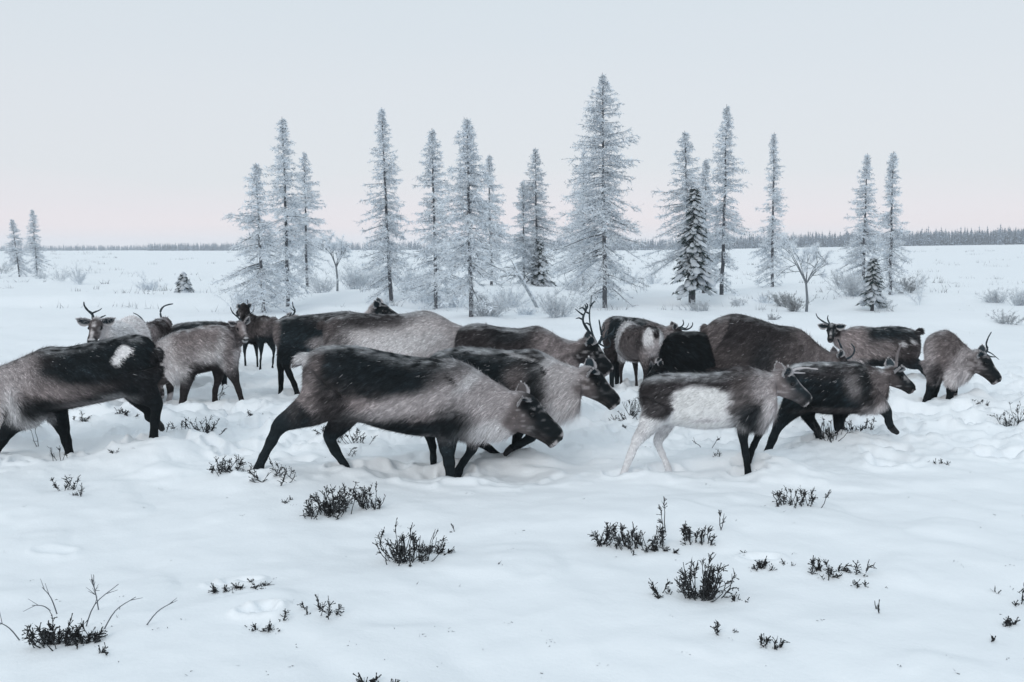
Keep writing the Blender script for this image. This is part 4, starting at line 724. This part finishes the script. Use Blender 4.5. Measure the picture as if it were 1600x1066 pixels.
def trees():
    L = larch
    L(412, 488, 257, 46, 1, 'short leaning larch at the left end of the main row, wide low branches', lean=-6, base=.1, dens=.9, side=(.6, .35, -1))
    L(450, 470, 178, 42, 2, 'tall narrow larch second in the main row, just right of the short leaning one', lean=-3, base=.1)
    L(480, 452, 240, 32, 3, 'slim larch at the right edge of the leftmost three, above the bare birch', base=.12)
    L(612, 476, 176, 33, 4, 'lone slender larch left of the centre group with long branches half way up', lean=-9, base=.08, dens=1.15, side=(.75, .25, -1))
    L(681, 474, 195, 40, 5, 'larch at the left of the dense centre group with a dark trunk', base=.06, dens=1.1)
    L(737, 495, 188, 46, 6, 'broad frosted larch in the middle of the centre group, pale bare lower trunk', lean=-6, base=.17, dens=1.15)
    L(768, 446, 244, 27, 7, 'thin larch behind the right shoulder of the broad centre larch', base=.1)
    L(840, 446, 234, 36, 8, 'larch with a dark green-black lower crown above the fallen trunk', base=.05, dens=1.1, dark=.12)
    L(819, 444, 284, 26, 9, 'small larch hugging the left side of the one above the fallen trunk', base=.05, dark=.05)
    L(946, 481, 121, 60, 10, 'tallest larch of all with tiers of dark-edged branches', lean=-5, base=.1, dens=1.25, dark=.06)
    L(911, 447, 238, 34, 11, 'larch half hidden behind the left side of the tallest one', base=.08)
    L(1079, 476, 208, 38, 12, 'ragged larch behind the snow-laden spruce, long arm reaching left', lean=-13, base=.2, side=(.6, .5, -1))
    L(1098, 458, 250, 24, 13, 'small thin larch squeezed between the spruce and the tall right-hand larch', base=.1)
    L(1127, 469, 176, 34, 14, 'tall larch right of the snow-laden spruce with a straight dark trunk', lean=3, base=.08, dens=1.1)
    L(1207, 448, 210, 23, 15, 'narrow columnar larch standing alone left of the little bare birch', lean=-3, base=.03, dens=1.05)
    L(1348, 452, 242, 29, 16, 'left one of the two larches on the right, behind the small dark spruce', base=.05, dens=1.1)
    L(1391, 463, 242, 24, 17, 'right one of the two larches on the right, pale straight trunk', base=.08)
    L(31, 433, 343, 16, 18, 'shorter of the two small larches at the far left', lean=-9, base=.15, group='small larches at the far left')
    L(58, 431, 328, 15, 19, 'taller of the two small larches at the far left', lean=-2, base=.12, group='small larches at the far left')
    spruce(1083, 478, 292, 38, 31, 'large dark spruce loaded with snow clumps in front of a ragged larch', snow=.85, bare=.17)
    spruce(1363, 472, 388, 19, 32, 'small dark spruce with snow pads in front of the right-hand larches', snow=.8, bare=.2)
    spruce(287, 457, 427, 17, 33, 'stubby dark spruce sapling alone in the snow at the left', snow=1.0, bare=.02)
    spruce(843, 447, 372, 26, 34, 'low dark spruce tangled in the foot of the larch by the fallen trunk', snow=.75, bare=.03)
    frost_bush(124, 444, 13, 32, 35, 'tiny frosted sapling standing alone right of the far left larches', n=9, branch=6, kind='frosted_sapling', cat='sapling', spread=.4)
    birch(527, 455, 362, 27, 41, 'round frosted birch right of the three left larches', fork=.45, droop=.35)
    birch(1260, 476, 372, 36, 42, 'bare little birch with a forked crown between the right-hand larches', fork=.45, droop=.15)
    fbl = frost_bush
    k = 50
    for (px, py, w, h, lab, n, tone) in ((555, 452, 40, 44, 'tall rimed willow thicket beside the round birch', 34, .95), (585, 450, 40, 40, 'rimed willow thicket at the foot of the lone slender larch', 34, .9), (505, 458, 34, 34, 'rimed bush between the slim larch and the round birch', 20, .9),
        (640, 462, 44, 46, 'rimed bush between the lone slender larch and the centre group', 30, 1), (665, 478, 60, 40, 'thin twiggy bush in front of the centre group, left side', 26, 1), (705, 470, 50, 40, 'rimed bush between the two front centre larches', 28, 1), (762, 494, 50, 36, 'spreading frosted shrub at the foot of the broad centre larch', 34, .85),
        (795, 470, 40, 40, 'pale rimed bush left of the fallen trunk', 26, 1), (872, 496, 46, 44, 'snowy sapling bush just right of the fallen trunk', 30, .9), (822, 492, 30, 18, 'little frosted tuft below the fallen trunk', 12, 1), (905, 455, 50, 26, 'low rimed scrub behind the tallest larch', 24, .9), (985, 444, 30, 24, 'small rimed bush on the right of the tallest larch', 16, 1),
        (1020, 444, 26, 22, 'small rimed bush left of the snow-laden spruce', 14, 1), (1225, 479, 24, 26, 'bare twiggy willow left of the bare little birch, the nearer clump', 18, .55), (1241, 487, 20, 30, 'bare twiggy willow directly left of the bare little birch, lowest one', 16, .5), (1192, 470, 30, 20, 'faint rimed tuft below the columnar larch', 10, 1),
        (1318, 451, 30, 30, 'rimed bush left of the two right-hand larches', 22, .8), (1335, 466, 44, 36, 'twiggy bush at the foot of the left of the two right-hand larches', 32, .85), (1415, 458, 24, 32, 'dense rounded rimed bush right of the two right-hand larches', 30, .65), (1380, 470, 30, 20, 'low frosted scrub by the small dark spruce', 18, .8),
        (1558, 467, 30, 24, 'pale rimed bush in the open snow at the right', 22, .85), (1592, 478, 30, 30, 'pale rimed bush cut by the right edge', 22, .9), (1574, 507, 34, 24, 'sparse twigs poking out below the pale bushes at the right', 12, .7), (232, 453, 40, 18, 'flat frosted shrub left of the stubby spruce sapling', 24, 1),
        (92, 442, 20, 26, 'thin rimed sapling beside the tiny lone frosted sapling', 10, .9), (63, 436, 24, 14, 'low rimed scrub under the far left larches', 14, .9), (5, 428, 24, 22, 'rimed bush at the very left edge', 16, .8), (1155, 478, 30, 16, 'low frosted tuft right of the tall larch trunk', 12, .9), (1205, 500, 16, 12, 'tiny frosted tuft above the big brown reindeer', 8, .7), (1090, 486, 46, 20, 'frosted twigs around the snow-laden spruce trunk', 18, .8), (600, 478, 30, 14, 'low frosted tuft left of the lone larch trunk', 10, .9), (380, 470, 50, 34, 'pale rimed bush at the left foot of the short leaning larch', 26, 1.0), (1437, 478, 1, 1, None, 0, 0)):
        k += 1
        if lab: fbl(px, py, w, h, k, lab, n=n, tone=tone)
    fbl(1437, 474, 10, 46, 90, 'single thin frosted sapling right of the two right-hand larches', n=2, branch=7, kind='frosted_sapling', cat='sapling', spread=.1)
    fbl(229, 443, 6, 24, 91, 'single faint sapling standing behind the flat frosted shrub', n=2, branch=4, kind='frosted_sapling', cat='sapling', spread=.1)
    # fallen trunk
    a = spot(842, 470); q = on_plane(802, 415, a+A(0, .4, 0), A(0, 1, 0)); g = Geo(); s = np.linspace(0, 1, 6); Q = a-A(0, 0, .1)+(q-a)*s[:, None]+A(0, 0, .06)*np.sin(s*3.1)[:, None]
    g.tube(Q, A(.05, .048, .045, .04, .035, .02), BK2*1.8, k=8); root = thing('fallen_trunk', 'leaning broken larch trunk propped in the scrub under the dark-footed larch', 'log', a); link('trunk', g.mesh('trunk', [M_BARK], a), root)
    g = Geo(); m = 240; r = np.random.default_rng(4); w = r.uniform(.1, 1, m); g.blades(a+(q-a)*w[:, None]+A(0, 0, .05), A(0, 0, .8)+r.normal(size=(m, 3))*.5, r.uniform(.04, .12, m), .03, FR)
    for i in range(9):
        b0 = a+(q-a)*r.uniform(.6, 1); d = nrm(A(-.8+r.normal()*.7, r.normal()*.5, r.normal()*.4)); g.tube(A(b0, b0+d*.3, b0+d*.6-A(0, 0, .1)), A(.014, .01, .004), BK2, k=3, cap=False); mm = 60; w = r.uniform(0, 1, mm); g.blades(b0+d*(w*.6)[:, None], d+r.normal(size=(mm, 3)), r.uniform(.05, .15, mm), .02, FR)
    link('frosted_branches', g.mesh('frosted_branches', [M_FROST], a), root)
    far_wood()
    r = np.random.default_rng(9); g = Geo()                  # thin frosted scrub dotting the bog
    for _ in range(420):
        px, py = r.uniform(-400, 2000), 394+r.random()**1.6*95; q = ground0(px, py); q[2] = float(land(A(q[0]), A(q[1]))[0]); m = r.integers(5, 22); w = r.uniform(.1, .6)*(1+q[1]/80)
        g.blades(q+r.normal(size=(m, 3))*A(w, .2, 0)*.5, A(0, 0, 1)+r.normal(size=(m, 3))*.45, r.uniform(.06, .26, m)*(1+q[1]/160), .012*(1+q[1]/45), FR*r.uniform(.25, .8, m)[:, None])
    tag(link('frosted_scrub', g.mesh('frosted_scrub', [M_FROST])), 'faint low frosted scrub dotted over the snowy bog behind the herd', 'scrub', kind='stuff')
# ------------------------------------------------------------------ dwarf shrubs poking out of the snow
SHC = A(.024, .026, .028)
def shrub(px, py, w, h, n, seed, label, clumps=1, leaf=1.0, tall=0, cat='shrub', kind='dwarf_shrub', flat=0):
    p = spot(px, py+h*.36*(0 if tall else 1)); ppm = FPX/np.linalg.norm(p-CO); W = w/ppm*.95; H = h/ppm*(.56 if not tall else .8); r = np.random.default_rng(seed); g = Geo(); gl = Geo(); gs = Geo()
    cl = [r.uniform(-.42, .42)*W if clumps > 1 else r.normal()*.05*W for _ in range(clumps)]
    n = max(2, int(n*.4))
    for i in range(n):
        cx = cl[i % len(cl)]; x0 = cx+r.normal()*.2*W/math.sqrt(clumps); y0 = r.normal()*.16*min(W, .5); gx, gy = p[0]+x0, p[1]+y0; gz = float(land(A(gx), A(gy))[0])
        sp = (.5*W/clumps)/max(H, .04); dd = A(r.normal()*.75*min(sp, 1.8)+x0/W*.6, r.normal()*.35, r.uniform(.55, 1)*(1-flat*.7)); dd = nrm(dd); L = H*r.uniform(.3, 1.25)/max(.45, dd[2]) if tall == 0 else H*r.uniform(.8, 1.1)
        L = min(L, H*1.4+.02); k = 5; s = np.linspace(0, 1, k); b0 = A(gx, gy, gz-.03); Q = b0+dd*((L+.03)*s)[:, None]+A(-dd[0]*.35, 0, .25)*L*(s**2)[:, None]+r.normal(size=(k, 3))*.012*L*3*(s[:, None] > 0)
        rad = .0030*(1 if tall == 0 else 1.1); g.tube(Q, rad*(1.25-.75*s), SHC*(1+r.random()*1.5), k=4, cap=False)
        tips = [(Q[-1], nrm(Q[-1]-Q[-2]))]
        for _ in range(r.integers(1, 4) if not tall else r.integers(1, 4)):
            w_ = r.uniform(.35, .95); b1 = A(*[np.interp(w_, s, Q[:, c]) for c in range(3)]); d1 = nrm(dd+r.normal(size=3)*.6+A(0, 0, .3)); l1 = L*r.uniform(.2, .42); Q1 = A(b1, b1+d1*l1*.5, b1+d1*l1+A(0, 0, l1*.12)); g.tube(Q1, A(rad*.8, rad*.65, rad*.5), SHC*1.5, k=3, cap=False); tips.append((Q1[-1], d1))
        for (b, d) in tips:
            if leaf <= 0 or r.random() > leaf: continue
            m = r.integers(4, 10); B = b-d*r.uniform(0, .035, m)[:, None]; D = nrm(d*.9+r.normal(size=(m, 3))*.55+A(0, 0, -.1)); l = r.uniform(.012, .034, m)
            gl.blades(B, D, l, .007, SHC*r.uniform(.6, 1.8, m)[:, None]); gl.blades(B+D*l[:, None], -D, l, .006, SHC*1.2)
            if r.random() < .15:
                c = b+A(0, 0, .004); V = A([-1, 0, 0], [0, -1, 0], [1, 0, 0], [0, 1, 0], [0, 0, 1], [0, 0, -.5])*r.uniform(.003, .008)*A(1.3, 1, .6); gl.add(c+V, [[0, 1, 4], [1, 2, 4], [2, 3, 4], [3, 0, 4], [1, 0, 5], [2, 1, 5], [3, 2, 5], [0, 3, 5]], A(.82, .86, .9), 0, True)
    root = thing(kind, label, cat, p, 'dark dwarf shrubs sticking out of the snow' if tall == 0 else 'bare twigs sticking out of the snow'); link('stems', g.mesh('stems', [M_TWIG], p), root)
    if gl.n: link('leaves', gl.mesh('leaves', [M_TWIG], p), root)
def stick(pts, r0, seed, label, twigs=0):
    p = spot(*pts[0]); q = [on_plane(x, y, p+A(0, -.04*i, 0), A(0, 1, 0)) for i, (x, y) in enumerate(pts)]; q[0] = q[0]-A(0, 0, .04); Q = cr(np.array(q), 4); g = Geo(); r = np.random.default_rng(seed)
    g.tube(Q, r0*np.linspace(1, .45, len(Q)), BK*1.6, k=5)
    for _ in range(twigs): i = r.integers(len(Q)//2, len(Q)-1); d = nrm(nrm(Q[i+1]-Q[i])+r.normal(size=3)*.5); g.tube(A(Q[i], Q[i]+d*.06), A(r0*.5, r0*.25), BK*1.6, k=4)
    root = thing('bare_twig', label, 'twig', p, 'bare twigs sticking out of the snow'); link('stem', g.mesh('stem', [M_TWIG], p), root)
def shrubs():
    S_ = shrub
    S_(362, 727, 58, 27, 60, 101, 'dense dark shrub left of the lead reindeer\'s trailing hind hoof', leaf=.9)
    S_(432, 739, 66, 30, 34, 102, 'spindly dark shrub just right of the lead reindeer\'s trailing hoof', leaf=.8)
    S_(538, 786, 74, 42, 110, 103, 'large dark shrub clump below the belly of the nearest reindeer, middle part', clumps=2)
    S_(580, 778, 40, 46, 52, 104, 'upright tuft at the right end of the large shrub clump below the nearest reindeer')
    S_(492, 797, 46, 30, 42, 105, 'low left arm of the large shrub clump below the nearest reindeer', leaf=.9)
    S_(450, 782, 50, 10, 12, 106, 'few trailing sprigs at the far left of the large shrub clump', leaf=.8, flat=1)
    S_(632, 858, 76, 56, 120, 107, 'domed bushy shrub in the foreground, left of centre', leaf=.55)
    S_(666, 860, 46, 18, 30, 108, 'low dark tail of leaves right of the domed bushy shrub', leaf=1, flat=.6)
    S_(590, 835, 40, 12, 7, 109, 'two or three loose sprigs left of the domed bushy shrub', leaf=1, flat=.8)
    S_(632, 878, 60, 10, 8, 110, 'broken twig ends in the snow below the domed bushy shrub', leaf=.3, flat=.5)
    S_(108, 757, 42, 24, 20, 111, 'small shrub alone in the snow below the left reindeer', leaf=1)
    S_(125, 770, 14, 14, 12, 112, 'small leafy knot beside the small shrub below the left reindeer', leaf=1)
    S_(84, 995, 44, 38, 70, 113, 'leafy dark shrub at the lower left corner, left lump', leaf=1)
    S_(135, 994, 48, 24, 56, 114, 'leafy dark shrub at the lower left corner, right lump', leaf=1)
    S_(163, 1016, 18, 9, 12, 115, 'tiny leafy knot below the two lower left shrubs', leaf=1)
    S_(190, 1034, 30, 8, 5, 116, 'sparse stalk ends near the bottom left', leaf=.2, flat=1)
    S_(380, 914, 66, 9, 44, 117, 'dark leaves half buried in a snow hollow at lower left centre', clumps=3, leaf=1, flat=.8)
    S_(345, 920, 16, 10, 12, 118, 'dark leaf bunch at the left end of the snow hollow', leaf=1)
    S_(412, 978, 34, 12, 30, 119, 'dark leaves in the small pit near the bottom', leaf=1, flat=.5)
    S_(443, 962, 6, 18, 3, 120, 'short upright dark stub beside the small pit', leaf=.8)
    S_(505, 952, 70, 22, 22, 121, 'row of small sprigs between the pit and the domed shrub', clumps=4, leaf=.8)
    S_(948, 838, 46, 34, 40, 122, 'left end tuft of the long shrub row in the right foreground', leaf=.9)
    S_(1010, 842, 72, 36, 80, 123, 'main middle tuft of the long shrub row in the right foreground', clumps=3, leaf=.9)
    S_(1040, 832, 8, 40, 2, 124, 'tall single stalk with a seed head rising from the long shrub row', leaf=1, tall=1, kind='seed_stalk', cat='twig')
    S_(1082, 838, 56, 30, 44, 125, 'right hand tufts of the long shrub row', clumps=3, leaf=.9)
    S_(1126, 828, 10, 30, 3, 126, 'lone forked stalk at the right end of the long shrub row', leaf=.7, tall=1, kind='seed_stalk', cat='twig')
    S_(1040, 857, 40, 12, 26, 127, 'low dark leaves lying in front of the long shrub row', leaf=1, flat=.7)
    S_(1094, 915, 52, 56, 120, 128, 'tall bushy shrub below the long shrub row', leaf=.75)
    S_(1124, 926, 34, 34, 7, 129, 'leaning stalks right of the tall bushy shrub', leaf=.7, tall=1, kind='seed_stalk', cat='twig')
    S_(1034, 918, 36, 24, 12, 130, 'small sprig left of the tall bushy shrub', leaf=1)
    S_(1026, 935, 22, 9, 9, 131, 'dark leaf scrap at lower left of the tall bushy shrub', leaf=1, flat=.6)
    S_(1147, 934, 26, 12, 10, 132, 'faint sprigs at lower right of the tall bushy shrub', leaf=.8)
    S_(1232, 778, 74, 30, 62, 133, 'fan-shaped shrub in open snow below the dark young reindeer', clumps=3, leaf=.9)
    S_(1190, 884, 32, 12, 18, 134, 'v-shaped dark sprig in a small dent right of the tall bushy shrub', leaf=.9)
    S_(1233, 882, 16, 7, 5, 135, 'tiny dark sprig between the v-shaped sprig and the right scattered shrub', leaf=1)
    S_(1310, 888, 76, 20, 50, 136, 'scattered flat shrub in the right foreground', clumps=5, leaf=1, flat=.3)
    S_(1358, 910, 34, 9, 16, 137, 'low leaf trail at the lower end of the scattered flat shrub', leaf=1, flat=.7)
    S_(1133, 978, 26, 26, 12, 138, 'thin dark sprigs near the bottom right of centre', leaf=.9)
    S_(1200, 1004, 44, 18, 14, 139, 'broken sprigs near the bottom, right of the thin dark sprigs', clumps=3, leaf=.7)
    S_(1462, 720, 18, 8, 10, 140, 'tiny dark scrap in the snow below the far right reindeer', leaf=1)
    S_(1572, 970, 22, 11, 14, 141, 'dark leaf scrap low in the right corner area, upper one', leaf=1)
    S_(1557, 997, 7, 12, 6, 142, 'dark upright leaf bud low in the right corner area', leaf=1)
    S_(1554, 922, 5, 9, 4, 143, 'small dark bud above the right corner leaf scraps', leaf=1)
    S_(1597, 935, 12, 26, 8, 144, 'dark sprig cut by the right edge', leaf=1)
    S_(1384, 955, 50, 12, 5, 145, 'two thin stalks below the scattered flat shrub', leaf=.2, tall=1, clumps=2, kind='seed_stalk', cat='twig')
    S_(320, 662, 44, 26, 56, 146, 'frost-dusted shrub between the legs of the light grey-brown reindeer', leaf=.7)
    S_(286, 676, 22, 22, 12, 147, 'small sprig right of the white-starred reindeer\'s hind hooves', leaf=1)
    S_(258, 672, 24, 14, 14, 148, 'dark scrap at the heels of the white-starred reindeer', leaf=1)
    S_(336, 630, 44, 30, 12, 149, 'thin twigs behind the light grey-brown reindeer', leaf=.2, tall=1, kind='seed_stalk', cat='twig')
    S_(195, 643, 34, 12, 30, 150, 'dark leaves under the belly of the white-starred reindeer', leaf=1, flat=.4)
    S_(130, 651, 40, 14, 18, 151, 'sparse leaves below the belly of the white-starred reindeer', leaf=1, clumps=3)
    S_(62, 697, 14, 30, 4, 152, 'thin forked twig between the forelegs of the white-starred reindeer', leaf=0, tall=1, kind='seed_stalk', cat='twig')
    S_(88, 712, 30, 24, 12, 153, 'thin twigs beside the planted foreleg of the white-starred reindeer', leaf=.2)
    S_(182, 704, 18, 8, 8, 154, 'tiny scrap between the white-starred reindeer and the lower snow', leaf=1)
    S_(397, 655, 20, 10, 10, 155, 'small dark leaves between the light grey-brown reindeer and the lead one', leaf=1)
    S_(560, 684, 38, 24, 34, 156, 'leafy shrub seen under the belly of the nearest reindeer', leaf=.9)
    S_(545, 708, 22, 10, 10, 157, 'small sprig by the far hind foot of the nearest reindeer', leaf=1)
    S_(505, 668, 22, 30, 10, 158, 'thin sprigs between the hind legs of the nearest reindeer', leaf=.8)
    S_(720, 832, 24, 12, 4, 159, 'single forked dry twig in open snow right of the domed bushy shrub', leaf=.2, tall=1, kind='seed_stalk', cat='twig')
    S_(985, 640, 46, 34, 60, 160, 'tangled dark shrub under the muzzle of the scratched dark reindeer', leaf=.5)
    S_(945, 658, 30, 14, 6, 161, 'crossed dark twigs below the muzzle of the scratched dark reindeer', leaf=.1, tall=1, flat=.5, kind='seed_stalk', cat='twig')
    S_(970, 672, 18, 10, 10, 162, 'small dark scrap left of the calf\'s hind legs', leaf=1)
    S_(1098, 702, 34, 34, 5, 163, 'dry branching seed stalk under the belly of the calf', leaf=.5, tall=1, kind='seed_stalk', cat='twig')
    S_(1116, 710, 14, 12, 8, 164, 'faint tuft right of the dry stalk under the calf', leaf=.8)
    S_(1292, 678, 40, 34, 50, 165, 'dark rubble of shrub left of the young dark reindeer\'s planted foreleg', leaf=.8)
    S_(1343, 668, 52, 22, 60, 166, 'dark rubble of shrub right of the young dark reindeer\'s planted foreleg', leaf=.9, clumps=3)
    S_(1530, 622, 44, 8, 22, 167, 'low arc of dark twigs before the far right reindeer', leaf=1, flat=.8)
    S_(1582, 648, 40, 36, 50, 168, 'dark broken branches at the right edge before the far right reindeer', leaf=1)
    S_(572, 1066, 24, 14, 12, 169, 'sprig cut by the bottom edge, left one', leaf=1)
    S_(610, 1067, 24, 10, 10, 170, 'sprig cut by the bottom edge, right one', leaf=1)
    S_(118, 556, 16, 10, 8, 171, 'tiny dark tuft behind the neck of the white-starred reindeer', leaf=1)
    S_(785, 882, 12, 5, 3, 172, 'speck of twig in open snow left of the long shrub row', leaf=.5)
    S_(790, 716, 24, 10, 14, 173, 'small sprigs under the muzzle of the nearest reindeer', leaf=.9)
    S_(1160, 862, 8, 5, 4, 174, 'dark speck right of the long shrub row', leaf=1)
    for i, (pts, lab) in enumerate([([(130, 978), (148, 945), (185, 913)], 'long bare twig curving up right from the lower left shrub'), ([(156, 982), (180, 955), (212, 933)], 'long bare twig leaning right, rightmost of the lower left shrub'), ([(155, 952), (150, 930), (143, 905)], 'short brushy upright twig crossing the curving twig at lower left'),
        ([(92, 958), (80, 935), (66, 918)], 'bare twig leaning left above the lower left shrub'), ([(38, 998), (15, 982), (-8, 970)], 'bare twig lying at the left edge'), ([(220, 976), (245, 957), (270, 941)], 'lone straight twig slanting up in open snow at lower left'), ([(88, 952), (70, 948), (50, 946)], 'faint level twig above the lower left shrub')]):
        stick(pts, .0035, 200+i, lab, twigs=(14 if i == 2 else 2))
    r = np.random.default_rng(77); g = Geo()                 # scraps of leaf and twig blown over the snow
    for _ in range(300):
        px, py = r.uniform(-60, 1660), 400+r.random()**.9*660
        if r.random() < .35: py = 640+r.normal()*40
        q = spot(px, py); m = r.integers(1, 5); sc = .8 if q[1] < 15 else 2.2
        g.blades(q+r.normal(size=(m, 3))*A(.02, .02, .0)*sc+A(0, 0, .003), r.normal(size=(m, 3))*A(1, 1, .35)+A(0, 0, .25), r.uniform(.006, .026, m)*sc, .005*sc, SHC*r.uniform(1, 5))
    tag(link('leaf_litter', g.mesh('leaf_litter', [M_TWIG])), 'scattered dark leaf scraps and twig bits on the snow', 'litter', kind='stuff')
herd()
init_land(); build_land()
trees(); shrubs()
# ------------------------------------------------------------------ cold hazy air
hz = bpy.data.meshes.new('haze'); hx_, y0_, y1_, z0_, z1_ = 1540, -1540, 1540, -4, 14
hz.from_pydata([(-hx_, y0_, z0_), (hx_, y0_, z0_), (hx_, y1_, z0_), (-hx_, y1_, z0_), (-hx_, y0_, z1_), (hx_, y0_, z1_), (hx_, y1_, z1_), (-hx_, y1_, z1_)], [], [(3, 2, 1, 0), (4, 5, 6, 7), (0, 1, 5, 4), (1, 2, 6, 5), (2, 3, 7, 6), (3, 0, 4, 7)])
mh = bpy.data.materials.new('cold_haze'); mh.use_nodes = True; t = mh.node_tree; t.nodes.clear(); vo = N(t, 'ShaderNodeVolumePrincipled'); vo.inputs['Color'].default_value = (.95, .96, .985, 1); vo.inputs['Density'].default_value = .0005; vo.inputs['Anisotropy'].default_value = .2
t.links.new(vo.outputs[0], N(t, 'ShaderNodeOutputMaterial').inputs['Volume']); hz.materials.append(mh)
tag(link('haze', hz), 'thin cold haze lying over the whole snowfield', 'haze', kind='stuff')
